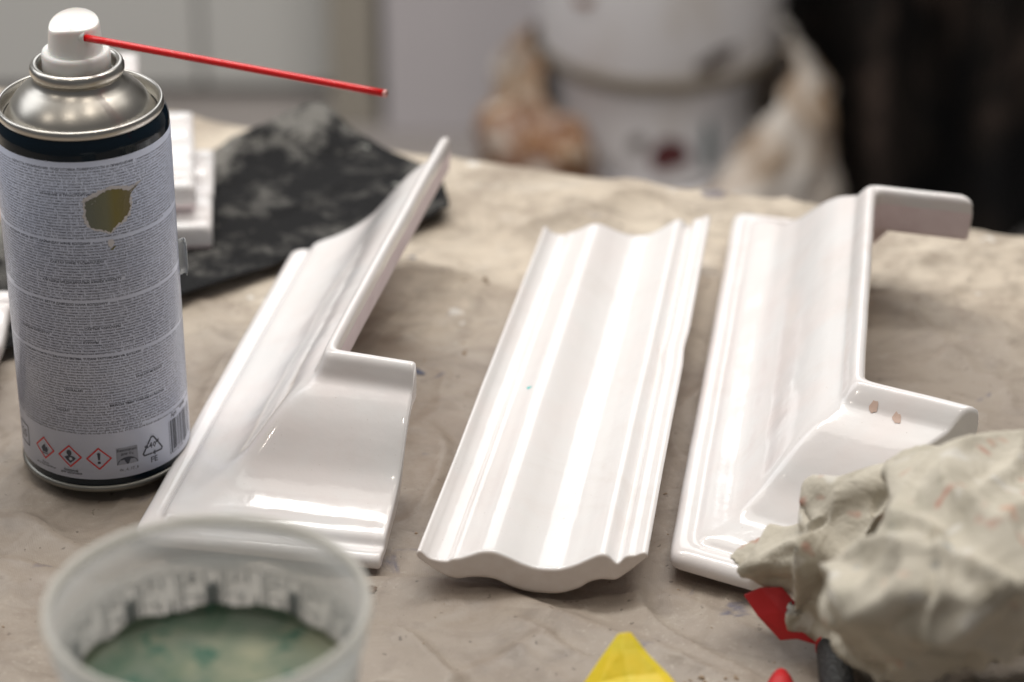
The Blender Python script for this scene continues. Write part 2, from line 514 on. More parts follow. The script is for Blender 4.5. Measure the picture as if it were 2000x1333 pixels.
def moulding(name, top, bot, stations, step, parent=None, m=7, path_smooth=3, lap=4, seed=0, mats=None, warp=0.0005, wob=None, tstep=0.75):
    """stations: list of (base xyz, inward vector xyz, up vector xyz) in metres; top/bot profiles in mm from outer to inner edge"""
    T = catmull(top, tstep)
    n = len(T)
    Bm = resamp(catmull(bot, 1.0), n)
    inner = resamp([T[-1], Bm[-1]], m + 2)[1:-1]
    outer = resamp([Bm[0], T[0]], m + 2)[1:-1]
    ring = np.vstack([T, inner, Bm[::-1], outer]) * MM
    nr = len(ring)
    S = [[np.array(a, float) for a in st] for st in stations]
    st2 = []
    for i in range(len(S) - 1):
        a, b_ = S[i], S[i + 1]
        L = np.linalg.norm(b_[0] - a[0]) * 0.5 + np.linalg.norm((b_[0] + b_[1] * .066) - (a[0] + a[1] * .066)) * 0.5
        k = max(2, int(L / step))
        for t in np.arange(k) / k:
            st2.append([a[q] * (1 - t) + b_[q] * t for q in range(3)])
    st2.append(S[-1])
    P = np.array([[s_[0] + s_[1] * w + s_[2] * h for w, h in ring] for s_ in st2])   # ns, nr, 3
    ns = len(P)
    for _ in range(path_smooth):
        Q = P.copy()
        Q[1:-1] = 0.25 * P[:-2] + 0.5 * P[1:-1] + 0.25 * P[2:]
        P = Q
    verts = P.reshape(-1, 3)
    faces, mi = [], []
    for i in range(ns - 1):
        for j in range(nr):
            k = (j + 1) % nr
            faces.append((i * nr + j, i * nr + k, (i + 1) * nr + k, (i + 1) * nr + j))
            mi.append(0 if j < n - 1 or j >= 2 * n + m else 1)
    extra = []
    for end in (0, ns - 1):
        A = P[end][:n]
        B2 = P[end][n + m:2 * n + m][::-1]
        idx = np.zeros((m + 2, n), int)
        idx[0] = end * nr + np.arange(n)
        idx[-1] = end * nr + np.arange(n + m, 2 * n + m)[::-1]
        for r_ in range(1, m + 1):
            t = r_ / (m + 1)
            for q in range(n):
                if q == 0: idx[r_, q] = end * nr + (nr - r_)
                elif q == n - 1: idx[r_, q] = end * nr + (n + r_ - 1)
                else:
                    idx[r_, q] = len(verts) + len(extra)
                    extra.append(A[q] * (1 - t) + B2[q] * t)
        for r_ in range(m + 1):
            for q in range(n - 1):
                f = (idx[r_, q], idx[r_, q + 1], idx[r_ + 1, q + 1], idx[r_ + 1, q])
                faces.append(f if end else f[::-1])
                mi.append(2)
    verts = np.vstack([verts, np.array(extra)])
    # gentle unevenness of a hand-cast piece
    out = []
    for v in verts:
        q = Vector(v) * 14 + Vector((seed * 7.1, 0, 0))
        d = noise.noise_vector(q) * warp + noise.noise_vector(q * 3.3) * (warp * 0.35)
        w_ = np.array([v[0] + d.x, v[1] + d.y, v[2] + d.z * (0.3 if v[2] < 0.004 else 1)])
        if wob: w_ = wob(w_)
        out.append(w_)
    o = mesh(name, out, faces, mats or [M_glaze, M_bisque, M_glaze], parent, midx=mi)
    md = o.modifiers.new("soften", 'SMOOTH')
    md.factor = 0.5
    md.iterations = lap
    return o


def frame(angle):
    """unit vectors along the strip (away from the viewer) and inward (to the right)"""
    d = np.array([math.sin(R(angle)), math.cos(R(angle)), 0])
    p = np.array([math.cos(R(angle)), -math.sin(R(angle)), 0])
    return d, p


ZU = np.array([0, 0, 1.0])
# --- left piece: L-shaped outside corner
d, p = frame(10.8)
oc = np.array([-0.1425, -0.0665, 0.0])
top_o = oc + d * 0.2345
arm_o = oc + p * 0.0955
left = moulding("glazed_moulding", TOPL, BOTL,
                [(top_o, np.array([1.085, 0.285, 0]), ZU), (oc, np.array([1.13, 0.865, 0]), ZU), (arm_o, np.array([0.19, 0.985, 0]), ZU)],
                0.0016, path_smooth=14, lap=6, seed=1)
tag(left, "white glazed corner moulding on the left, L-shaped with one long tapering arm, beside the spray can", "moulding", "glazed ceramic mouldings on the cloth")

# --- right piece: U-shaped with short mitred arms
d, p = frame(8.7)
oc = np.array([0.0575, -0.0825, 0.0])
oc2 = oc + d * 0.286
right = moulding("glazed_moulding", TOPP, BOTP,
                 [(oc2 + np.array([0.031, -0.009, 0]), np.array([0.95, -1.13, 0]), ZU), (oc2, np.array([0.81, -1.09, 0]), ZU),
                  (oc, np.array([1.13, 0.73, 0]), ZU), (oc + np.array([0.0295, -0.0155, 0]), np.array([1.29, 0.645, 0]), ZU)],
                 0.0016, path_smooth=7, lap=5, seed=2)
tag(right, "white glazed U-shaped corner moulding on the right with two short arms, partly under the speckled rag", "moulding", "glazed ceramic mouldings on the cloth")

# --- middle piece: straight ogee strip
TOPM = [(0.2, 15.6), (0.3, 17.2), (1.4, 17.6), (2.6, 16.4), (4.4, 14.6), (7.0, 13.6), (9.8, 13.2), (11.4, 13.4), (12.6, 14.2), (15, 14.6), (18.5, 15.8), (22, 17.3), (25, 17.8), (28, 17.4),
        (32, 15.6), (37, 13.0), (42, 11.2), (46.5, 10.7), (51, 11.0), (56, 12.8), (60, 15.0), (63.6, 17.0), (66.0, 17.5), (67.6, 16.8), (69.4, 14.8), (70.6, 13.8), (71.8, 14.4), (73.2, 16.4),
        (74.6, 17.2), (76.6, 17.3), (78.2, 18.0), (79.8, 18.6), (81.0, 18.3), (81.4, 16.8)]
BOTM = [(0.8, 14.4), (4, 11.6), (8.2, 8.4), (12, 6.4), (15, 5.8), (19, 6.4), (24, 6.4), (28, 5.6), (33.7, 2.7), (39, 0.8), (45, 0.1), (51, 0.3), (57.4, 2.6), (61, 5.2), (65, 6.6), (69, 6.5), (71, 7.0), (75, 10.4), (80, 15.6)]
f0, f1 = np.array([-0.0347, -0.0970, 0.0]), np.array([0.0490, -0.1000, 0.0])
b0, b1 = np.array([0.0138, 0.1640, 0.0]), np.array([0.0884, 0.1730, 0.0])
W_ = 0.0816


def chip(v):
    # the long right edge is knocked in a little half way along
    s = math.exp(-((v[1] - 0.055) / 0.010) ** 2)
    if v[0] > 0.060 and v[2] > 0.012: v[0] -= 0.0007 * s
    return v


midp = moulding("glazed_moulding", TOPM, BOTM,
                [(f0, (f1 - f0) / W_, ZU), (b0, (b1 - b0) / W_, ZU)], 0.0016, path_smooth=0, lap=2, seed=3,
                mats=[M_glaze_pink, M_bisque, M_edge], warp=0.00022, wob=chip, tstep=0.6)
tag(midp, "straight white wavy-profile moulding strip in the middle with a tiny turquoise dot", "moulding", "glazed ceramic mouldings on the cloth")
tq = MB("turquoise_glaze_spot", (0.02, 0.55, 0.52), 0.3).m
ds = []
for k in range(14):
    a = 2 * math.pi * k / 14
    rr = 0.0009 * (1 + 0.3 * math.sin(3 * a + 1))
    ds.append((rr * math.cos(a), rr * math.sin(a)))
cx, cy = 0.0068, 0.0230
DOTPOS = (cx, cy)


def bvh_of(o):
    from mathutils.bvhtree import BVHTree
    dg = bpy.context.evaluated_depsgraph_get()
    return BVHTree.FromObject(o, dg)


bv = bvh_of(midp)
V = []
for a, b_ in [(0, 0)] + ds:
    h = bv.ray_cast(Vector((cx + a, cy + b_, 0.1)), Vector((0, 0, -1)))[0]
    V.append((cx + a, cy + b_, h.z + 0.00012))
mesh("glaze_spot", V, [(0, k + 1, (k + 1) % 14 + 1) for k in range(14)], tq, midp)['label'] = "tiny turquoise glaze spot"

# bare spots on the right piece, near its inner corner
bv = bvh_of(right)
spotm = MB("bare_spot", (0.55, 0.40, 0.33), 0.6).m


def spot(parent, bvh, x, y, rx, ry, mat, name):
    """small patch lying on the glaze at (x, y)"""
    V = []
    for k in range(17):
        a = 2 * math.pi * k / 16
        q = (1 + 0.18 * math.sin(2 * a + x * 900) + 0.12 * math.sin(5 * a)) if k else 0
        px_, py_ = x + rx * q * math.cos(a), y + ry * q * math.sin(a)
        h, n_, _, _ = bvh.ray_cast(Vector((px_, py_, 0.2)), Vector((0, 0, -1)))
        if n_.z < 0: n_ = -n_
        V.append(h + n_ * 0.0002)
    mesh(name, V, [(0, k + 1, (k + 1) % 16 + 1) for k in range(16)], mat, parent)


spot(right, bv, 0.1345, -0.0459, 0.0014, 0.0018, spotm, "bare_spot")
spot(right, bv, 0.1425, -0.0518, 0.0014, 0.0020, spotm, "bare_spot")

# --- more strips stacked behind the can
TOPS = [(0.3, 9.0), (0.8, 12.0), (3, 13), (6, 12.6), (8, 10.4), (11, 10.2), (13, 12), (18, 13.6), (24, 14.4), (30, 13.2), (38, 9.6), (46, 8.8), (54, 10.5), (61, 13.4), (65, 14), (67.5, 11.6),
        (70, 11.4), (72, 13.6), (76, 14), (79, 13.2), (79.8, 10)]
BOTS = [(1, 1.0), (8, 0.6), (14, 3), (22, 5), (30, 4), (40, 1.2), (50, 1.2), (58, 4), (66, 4.6), (72, 1.0), (79, 1.0)]


def strip(x1, y0, z0, L, ang, seed, label, mir=False):
    a = R(ang)
    dx = np.array([-math.cos(a), -math.sin(a), 0])
    iv = np.array([-math.sin(a), math.cos(a), 0])
    if ang == 999: pass
    base = np.array([x1, y0, z0])
    o = moulding("moulding_strip", TOPS, BOTS, [(base + dx * L, iv, ZU), (base, iv, ZU)], 0.004, path_smooth=0, lap=2, seed=seed, m=3, warp=0.0003, tstep=1.0)
    return tag(o, label, "moulding", "straight strips stacked behind the spray can")


strip(-0.1335, 0.172, 0.001, 0.070, 4.5, 5, "lower short white moulding offcut of the stack behind the spray can, lying on dark mesh")
strip(-0.1410, 0.183, 0.0155, 0.062, 6.5, 6, "upper short white moulding offcut of the stack behind the spray can")
strip(-0.1700, 0.217, 0.0305, 0.036, 6, 7, "small top white moulding offcut, only a corner showing behind the silver can rim")
o = strip(-0.2125, 0.030, 0.001, 0.18, -1, 8, "white moulding strip at the left picture edge, left of the spray can")

# ------------------------------------------------------------------ spray can
can = empty("spray_can", (-0.1595, 0.002, 0.0003))
tag(can, "tall spray can with grey text-covered label, navy bands and silver dome", "spray can")
navy = MB("navy_lacquer", (0.003, 0.010, 0.018), 0.10, spec=0.35).m
st = MB("brushed_tin", (0.55, 0.53, 0.49), 0.30, metal=1.0)
tin = st.m
dm = MB("satin_dome_metal", (0.52, 0.495, 0.45), 0.33, metal=1.0)
dm.bump(dm.noise(1500, 2, 0.5), 0.00003, 0.3)
dome_m = dm.m
lathe("base_rim", [(0, 1.2), (28, 0.8), (30.6, 0.0), (32.2, 0.3), (33.0, 1.2), (33.0, 2.2), (32.4, 2.9), (31.6, 3.2)], 96, MB("dull_tin", (0.24, 0.235, 0.215), 0.42, metal=1.0).m, can)
lathe("body", [(31.4, 2.6), (32.3, 3.4), (32.5, 4.4), (32.5, 143), (32.3, 144.8), (31.6, 146.6), (30.7, 148), (30.0, 149)], 128, navy, can)
lathe("top_rim", [(29.6, 147.4), (30.4, 147.6), (30.95, 148.6), (31.0, 150.0), (30.6, 151.1), (30.0, 151.4), (29.4, 151.1), (29.1, 150.2), (29.0, 148.0), (28.6, 146.4)], 128, tin, can)
lathe("dome", [(28.9, 146.0), (28.0, 146.3), (27.2, 147.4), (26.2, 149.8), (24.4, 152.6), (22.0, 155.2), (19.4, 157.4), (17.4, 159.0), (16.4, 160.4), (16.0, 162.0)], 128, dome_m, can)
cupo = lathe("valve_cup", [(15.6, 160.8), (16.6, 161.4), (17.3, 163.0), (17.4, 164.6), (16.9, 166.0), (16.0, 166.6), (15.0, 166.4), (14.3, 165.4), (14.0, 163), (13.6, 161.5), (5, 161), (0, 161)], 96, tin, can)

lab = MB("printed_label", (0.52, 0.545, 0.635), 0.36, coat=0.25, coat_rough=0.12)
lab.color(lab.mix(lab.grey(lab.noise(40, 3, 0.6), 0.3, 0.7), (0.56, 0.61, 0.76), (0.61, 0.65, 0.78)))
lab_m = lab.m
lathe("label", [(32.50, 6.3), (32.62, 6.35), (32.62, 140.5), (32.50, 140.6)], 160, lab_m, can)
# a clear outer film whose lower-left corner has lifted
film = MB("clear_film", (0.9, 0.9, 0.93), 0.08, trans=0.95, ior=1.45).m

FACE = math.atan2(-0.961, 0.1595)      # direction from the can to the viewer's side


def wrap(s, z, r=32.68):
    a = FACE + s / 32.5
    return (r * MM * math.cos(a), r * MM * math.sin(a), z * MM)


ink = MB("black_ink", (0.035, 0.04, 0.06), 0.45).m
ink_g = MB("grey_ink", (0.08, 0.085, 0.12), 0.45).m
ink_r = MB("red_ink", (0.55, 0.03, 0.03), 0.4).m
ink_m = MB("mid_grey_ink", (0.26, 0.27, 0.32), 0.45).m
paper = MB("white_print", (0.62, 0.64, 0.70), 0.4).m


def text_mesh(body, size, bold=0.0, line=1.0, align='LEFT', res=1):
    cu = bpy.data.curves.new("t", 'FONT')
    cu.body = body
    cu.size = size
    cu.space_line = line
    cu.offset = bold
    cu.align_x = align
    cu.resolution_u = res
    o = bpy.data.objects.new("t", cu)
    COL.objects.link(o)
    dg = bpy.context.evaluated_depsgraph_get()
    ev = o.evaluated_get(dg)
    me = ev.to_mesh()
    n = len(me.vertices)
    co = np.zeros(n * 3)
    me.vertices.foreach_get('co', co)
    co = co.reshape(-1, 3)
    F = [tuple(p_.vertices) for p_ in me.polygons]
    ev.to_mesh_clear()
    bpy.data.objects.remove(o)
    bpy.data.curves.remove(cu)
    return co, F


def wrap_text(name, parts, mat, r=32.70):
    """parts: list of (body, size_mm, s, z, align, bold, linefactor)"""
    V, F = [], []
    for body, size, s, z, al, bold, lf, *gap in parts:
        co, f = text_mesh(body, size, bold, lf, al)
        f = [q for q in f if s + co[q[0]][0] < 54 and not (gap and gap[0] < s + co[q[0]][0] < gap[1])]
        k = len(V)
        V += [wrap(s + c_[0], z + c_[1], r) for c_ in co]
        F += [tuple(q + k for q in ff) for ff in f]
    return mesh(name, V, F, mat, can, smooth=False)


RU = "очиститель предназначен для удаления загрязнений с поверхности перед нанесением краски. встряхнуть баллон в течение двух минут, распылять с расстояния 25 см короткими нажатиями, протереть сухой тканью. хранить при температуре от -20 до +50 градусов, беречь от солнечных лучей и детей. не распылять вблизи огня. "
KZ = "баллонды қолданар алдында 2 минут бойы шайқаңыз, бетін құрғақ шүберекпен сүртіп, 25 см қашықтықтан бүркіңіз. балалардың қолы жетпейтін жерде сақтаңыз, жарамдылық мерзімі 10 жыл. тікелей күн сәулесінен сақтаңыз. "
KG = "баллонду колдонуунун алдында жакшылап чайкап, бетти кургак чүпүрөк менен сүртүңүз. кагаз жана металл үчүн. оттон алыс сактаңыз, баллонду тешпеңиз жана өрттөбөңүз. сактоо мөөнөтү 10 жыл, салкын жерде. "
UZ = "ballonni ishlatishdan oldin 2 daqiqa davomida silkiting, yuzani quruq mato bilan arting. 20-25 sm masofadan bir tekis harakatlar bilan purkang, so'ng toza mato bilan artib tashlang. bolalar qo'li yetmaydigan joyda saqlang, quyosh nurlaridan asrang. yaroqlilik muddati 10 yil, harorat -20°C dan +50°C gacha. "
HEAD = {0: (-30, "ОБЛАСТЬ ПРИМЕНЕНИЯ. ПОДГОТОВКА ПОВЕРХНОСТИ И ПРИМЕНЕНИЕ"), 9: (-18, "ХРАНЕНИЕ И ТРАНСПОРТИРОВКА"), 15: (13, "СОСТАВ"), 26: (-36, "ҚОЛДАНУ АЯСЫ. БЕТТІ ДАЙЫНДАУ ЖӘНЕ ҚОЛДАНУ"),
        33: (-16, "САҚТАУ ЖӘНЕ ТАСЫМАЛДАУ"), 40: (-20, "АЛҒАШҚЫ МЕДИЦИНАЛЫҚ КӨМЕК КӨРСЕТУ"), 48: (-26, "ЖУУГУЧ. БЕТТИ ДАЯРДОО ЖАНА КОЛДОНУУ"), 57: (-5, "САКТЫК ЧАРАЛАРЫ"),
        60: (-33, "ЖАРДАМ КӨРСӨТҮҮ"), 62: (-6, "КУРАМЫ"), 68: (-33, "TOZALASH UCHUN TOZALOVCHI ERITMA. YUZANI TAYYORLASH VA QO'LLASH"), 77: (13, "SAQLASH MUDDATI"), 80: (-15, "CHORALARI"),
        86: (2, "BIRINCHI TIBBIY YORDAM KO'RSATISH"), 88: (-19, "DIQQAT!")}
BLANK = {25, 47, 67}
CUSTOM = {45: "Тел.: +7 (495) 258-82-41, E-mail: info@decorix.ru, Тел.: +7 771 775-02-04", 64: "ндіруші: GUANGDONG THEAOSON TECHNOLOGY CO., LTD. Кытай, Гуандун",
          66: "Казакстан Республикасына импорттоочу: Тел.: +7 771 775-02-04. E-mail: info@decorix.kz", 93: "+7 (495) 258-82-41. E-mail: info@decorix.ru. WWW.DECORIX.RU. «EV DH EVOLITI» MCHJ",
          96: "qavat, ofis xonasi 103, ofis 832. Tel.: +7 771 775-02-04. E-mail: info@decorix.ru"}
NL, PITCH, Z0 = 97, 1.155, 137.4
body_parts, head_parts, dark_parts = [], [], []
pos = 0
for i in range(NL):
    z = Z0 - i * PITCH
    src = RU if i < 25 else KZ if i < 47 else KG if i < 67 else UZ
    if i in BLANK: continue
    start = -54 if i not in (24, 46, 95, 96) else random.uniform(-44, -36)
    N = 240 if i not in (24, 46, 66, 95, 96) else 125
    t = ""
    while len(t) < N:
        w0 = random.randrange(0, len(src) - 60)
        w0 = src.find(" ", w0) + 1
        t += src[w0:w0 + random.randint(30, 90)].strip() + random.choice([" ", ", ", ". ", " "])
    t = t[:N]
    tgt = dark_parts if i >= 67 else body_parts
    if i in CUSTOM:
        t = t[:60] + " " + CUSTOM[i] + " " + t[60:160]
    if i in HEAD:
        s0, ht = HEAD[i]
        wd = text_mesh(ht, 1.34, 0.03)[0][:, 0].max() + 0.8
        head_parts.append((ht, 1.34, s0, z, 'LEFT', 0.03, 1))
        tgt.append((t, 1.14, start, z, 'LEFT', 0.005, 1, s0 - 0.5, s0 + wd))
    else:
        tgt.append((t, 1.14, start, z, 'LEFT', 0.005, 1, 99, 99))
o = wrap_text("small_print", body_parts, ink_g)
o = wrap_text("small_print", dark_parts, MB("dark_grey_ink", (0.065, 0.07, 0.10), 0.45).m)
o = wrap_text("bold_print", head_parts, ink)
wrap_text("caption_print", [
    ("Легко\nвоспламеняется", 1.25, -26.8, 9.6, 'CENTER', 0.01, 0.8), ("Вредный\nдля здоровья", 1.35, -15.0, 9.3, 'CENTER', 0.02, 0.8),
    ("dx_d_17_8", 1.7, 7.6, 9.2, 'CENTER', 0.0, 1), ("40", 3.4, 17.9, 16.0, 'CENTER', 0.05, 1), ("FE", 3.4, 18.2, 9.6, 'CENTER', 0.04, 1),
    ("Арт.", 2.2, 28.2, 24.6, 'LEFT', 0.05, 1), ("65040", 2.0, 34.5, 25.3, 'LEFT', 0.05, 1), ("4 650102 630", 1.7, 26.4, 8.7, 'LEFT', 0.0, 1),
    ("25", 5.0, -41, 15.5, 'CENTER', 0.03, 1)], ink)


def wrap_polys(name, polys, mat, r=32.70):
    """polygons in (s, z), cut into narrow columns so that they follow the curve"""
    V, F = [], []
    for pl in polys:
        k = len(V)
        V += [wrap(s, z, r) for s, z in pl]
        F.append(tuple(range(k, k + len(pl))))
    return mesh(name, V, F, mat, can, smooth=False)


def quad_strip(a, b_, w, n=6):
    """thick line from a to b in (s, z)"""
    a, b_ = np.array(a, float), np.array(b_, float)
    t = b_ - a
    nn = np.array([-t[1], t[0]]) / np.linalg.norm(t) * w / 2
    out = []
    for k in range(n):
        p0, p1 = a + t * k / n, a + t * (k + 1) / n
        out.append([tuple(p0 - nn), tuple(p1 - nn), tuple(p1 + nn), tuple(p0 + nn)])
    return out


def disc(cx, cz, rx, rz=None, a0=0, a1=360, n=18):
    rz = rz or rx
    pts = [(cx + rx * math.cos(R(a0 + (a1 - a0) * k / n)), cz + rz * math.sin(R(a0 + (a1 - a0) * k / n))) for k in range(n + (a1 - a0 != 360))]
    return [[(cx, cz), pts[k], pts[(k + 1) % len(pts)]] for k in range(n)]


red, blk, gry, wht = [], [], [], []
for cx, cz in ((-26.6, 16.6), (-15.0, 16.0), (-3.6, 15.6)):
    q = 4.6
    c4 = [(cx, cz + q), (cx + q, cz), (cx, cz - q), (cx - q, cz)]
    for k in range(4): red += quad_strip(c4[k], c4[(k + 1) % 4], 0.62)
    for cc in c4: red += disc(cc[0], cc[1], 0.31, n=8)
# flame
cx, cz = -26.6, 16.2
blk += [[(cx - 1.2, cz - 1.4), (cx + 1.2, cz - 1.4), (cx + 1.7, cz + .1), (cx + 1.0, cz + 1.2), (cx + .5, cz + .4), (cx + .2, cz + 2.3), (cx - .9, cz + 1.2), (cx - 1.7, cz + .2)]]
blk += quad_strip((cx - 1.6, cz - 2.0), (cx + 1.6, cz - 2.0), 0.4, 3)
# bust with a star burst
cx, cz = -15.0, 16.0
blk += disc(cx - .2, cz + 1.5, 1.05, 1.25) + [[(cx - .6, cz + .6), (cx + .4, cz + .6), (cx + .5, cz - .2), (cx - .7, cz - .2)],
        [(cx - 2.3, cz - .6), (cx - 1.0, cz + .1), (cx + 1.2, cz + .1), (cx + 2.4, cz - .6), (cx + 1.7, cz - 1.6), (cx, cz - 3.1), (cx - 1.5, cz - 1.7)]]
st_ = []
for k in range(16):
    a = 2 * math.pi * k / 16
    rr = 1.05 if k % 2 == 0 else 0.35
    st_.append((cx + .3 + rr * math.cos(a), cz - 1.1 + rr * math.sin(a)))
wht += [[(cx + .3, cz - 1.1), st_[k], st_[(k + 1) % 16]] for k in range(16)]
# exclamation mark
cx, cz = -3.6, 15.6
blk += [[(cx - .62, cz + 2.3), (cx - .35, cz - .6), (cx + .35, cz - .6), (cx + .62, cz + 2.3), (cx + .3, cz + 2.6), (cx - .3, cz + 2.6)]] + disc(cx, cz - 1.75, 0.62)
# ozone badge
s0, s1, z0, z1 = 3.0, 11.4, 12.0, 19.4
for k in range(6):
    a, b_ = s0 + (s1 - s0) * k / 6, s0 + (s1 - s0) * (k + 1) / 6
    gry.append([(a, z0), (b_, z0), (b_, z1), (a, z1)])
dk = disc(7.2, 12.0, 4.1, 3.2, 0, 180, 16)
# recycling triangle with rounded corners and arrow heads
tri = [(18.0, 21.6), (22.9, 13.6), (13.1, 13.6)]
for k in range(3):
    a, b_ = np.array(tri[k]), np.array(tri[(k + 1) % 3])
    blk += quad_strip(a + (b_ - a) * .10, a + (b_ - a) * .40, 0.62, 3) + quad_strip(a + (b_ - a) * .56, a + (b_ - a) * .90, 0.62, 3)
    t = (b_ - a) / np.linalg.norm(b_ - a)
    nn = np.array([-t[1], t[0]])
    m_ = a + (b_ - a) * .40
    blk.append([tuple(m_ + nn * 1.1), tuple(m_ - nn * 1.1), tuple(m_ + t * 1.5)])
    pr_, nx_ = np.array(tri[k - 1]), b_
    A_, B_ = a + (pr_ - a) * .10, a + (nx_ - a) * .10
    blk += quad_strip(A_, B_, 0.62, 2) + disc(A_[0], A_[1], .31, n=8) + disc(B_[0], B_[1], .31, n=8)
# barcode
s = 26.6
for k in range(34):
    w = random.choice([0.16, 0.16, 0.3, 0.5, 0.7])
    if s > 44: break
    zb = 10.2 if k not in (0, 1, 14, 15) else 9.4
    blk.append([(s, zb), (s + w, zb), (s + w, 23.4), (s, 23.4)])
    s += w + random.choice([0.2, 0.3, 0.5, 0.7])
# square frame at the far left
fr = [(-45, 13), (-37.0, 13), (-37.0, 21.5), (-45, 21.5)]
for k in range(4): blk += quad_strip(fr[k], fr[(k + 1) % 4], 0.5, 4)
wrap_polys("hazard_diamond", red, ink_r)['label'] = "red hazard diamond outlines"
wrap_polys("ozone_badge", gry, ink_m, 32.69)
wrap_polys("ozone_arc", dk, ink, 32.70)
wrap_text("badge_print", [("Безопасно", 1.5, 7.2, 17.8, 'CENTER', 0.05, 1), ("для O₃", 1.5, 7.2, 16.2, 'CENTER', 0.05, 1)], ink, 32.71)
wrap_polys("pictogram_print", blk, ink, 32.705)
wrap_polys("pictogram_star", wht, paper, 32.72)
# torn-off spot showing olive print under the paper
ol = MB("olive_under_print", (0.14, 0.14, 0.07), 0.4, coat=0.3)
sp_ = ol.N.new('ShaderNodeSeparateXYZ')
ol.link(ol.tc.outputs['Object'], sp_.inputs[0])
ol.color(ol.ramp(ol.grey(sp_.outputs[0], 0.004, 0.022), [(0.0, (0.14, 0.155, 0.13)), (0.42, (0.17, 0.175, 0.10)), (0.58, (0.19, 0.165, 0.04)), (1.0, (0.16, 0.13, 0.06))]))


def blob(cx, cz, pts, r, mat, name, jag=0.35, n=90, seed=0):
    rnd = random.Random(seed)
    P = np.array(pts + [pts[0]], float)
    P = resamp(P, n)[:-1]
    P = [(x + rnd.uniform(-jag, jag), z + rnd.uniform(-jag, jag)) for x, z in P]
    V, F = [wrap(cx, cz, r)], []
    ring_n = len(P)
    for t in (0.33, 0.66, 1.0):
        V += [wrap(cx + (x - cx) * t, cz + (z - cz) * t, r) for x, z in P]
    for k in range(ring_n):
        k2 = (k + 1) % ring_n
        F.append((0, 1 + k, 1 + k2))
        for q in range(2):
            a = 1 + q * ring_n
            F.append((a + k, a + ring_n + k, a + ring_n + k2, a + k2))
    return mesh(name, V, F, mat, can, smooth=False)


torn = [(-1.0, 124.4), (-1.3, 119), (0, 114.5), (3, 113), (6, 112), (7.6, 111.2), (9.2, 113.6), (12, 115), (14.4, 117), (15.8, 120), (15.4, 123), (16.6, 125.5), (19.0, 127.6), (15.5, 126.4), (12, 128.0),
        (9, 128.7), (5, 127.6), (2, 126.0)]
fringe = [(a + (1.0 if a > 8 else -0.9), b_ + (1.3 if b_ > 120 else -0.5)) for a, b_ in torn]
fringe[12] = (21.5, 129.4)
fibre = MB("torn_paper_fibre", (0.66, 0.64, 0.66), 0.8).m
blob(8, 120.5, fringe, 32.74, fibre, "torn_paper_edge", 0.45, 110, 2)
blob(8, 120.5, torn, 32.77, ol.m, "torn_spot", 0.35, 110, 3)['label'] = "olive torn patch on the label"
blob(7.2, 106.8, [(5.8, 107), (6.6, 105.2), (7.4, 104.8), (8.6, 107), (7.8, 108.6), (6.4, 108.4)], 32.74, fibre, "torn_paper_edge", 0.15, 30, 5)
blob(7.6, 104.6, [(6.6, 104.3), (7.6, 103.9), (9.0, 105.4), (8.6, 105.6)], 32.76, ol.m, "torn_spot", 0.1, 20, 6)
# clear tape tab sticking off the right side
tabm = MB("milky_tape", (0.72, 0.74, 0.74), 0.25, trans=0.45, ior=1.3).m
aR = FACE + 1.62
ta = Vector((math.cos(aR), math.sin(aR), 0))
V, F = [], []
prof = [(32.6, 0), (33.4, 0.4), (34.6, 1.0), (35.4, 0.7), (35.7, -0.3), (35.5, -1.8)]
tt = Vector((-math.sin(aR), math.cos(aR), 0))
for zz in (74, 77, 82, 87, 89):
    for r_, s_ in prof:
        k = 1 if 75 < zz < 88 else 0.86
        pnt = ta * (32.6 + (r_ - 32.6) * k) * MM + tt * s_ * MM
        V.append((pnt.x, pnt.y, zz * MM + (r_ - 32.6) * 0.0002))
for j in range(4):
    for i in range(5):
        F.append((j * 6 + i, j * 6 + i + 1, (j + 1) * 6 + i + 1, (j + 1) * 6 + i))
o = mesh("tape_tab", V, F, tabm, can)
sm = o.modifiers.new("thick", 'SOLIDIFY'); sm.thickness = 0.0003

# actuator
pl = MB("white_plastic", (0.84, 0.83, 0.81), 0.38, sss=0.15, spec=0.4).m
act = lathe("nozzle_collar", [(0, 162), (12.6, 162), (12.6, 169.6), (12.3, 170.8), (11.4, 171.3), (9.6, 170.6), (9.2, 169.5), (0, 169.5)], 72, pl, can)
# cap: a tapering drum with a finger dish sloping to the left
SA = math.atan2(-0.047, 0.113)      # straw direction
V, F = [], []
n, rows = 72, 16
for j in range(rows + 1):
    t = j / rows
    for i in range(n):
        a = 2 * math.pi * i / n
        r_ = 10.2 - 0.9 * t
        # height of the top edge: low at the side away from the straw and to the front
        top_h = 182.0 + 1.0 * math.cos(a - R(80)) + 1.2 * math.cos(2 * (a - R(90))) * 0.5 - (1.2 * max(0, math.cos(a - R(200))) ** 4)
        z = 169.0 + (top_h - 169.0) * t
        if j == rows: r_ -= 0.18
        V.append((r_ * MM * math.cos(a), r_ * MM * math.sin(a), z * MM))
base_k = len(V) - n
for j in range(rows):
    for i in range(n):
        k = (i + 1) % n
        F.append((j * n + i, j * n + k, (j + 1) * n + k, (j + 1) * n + i))
ff_ = [0.985, 0.95, 0.86, 0.74, 0.60, 0.46, 0.32, 0.20, 0.09]
t0_ = len(V)
for q, f in enumerate(ff_):
    for i in range(n):
        x, y, z = V[base_k + i]
        if q == 0: z += 0.00012
        V.append((x * f, y * f, (0.1816 * (1 - f * f) + z * f * f) - 0.0015 * (1 - f * f) * (q > 0)))
V.append((0, 0, 0.1816 - 0.0015))
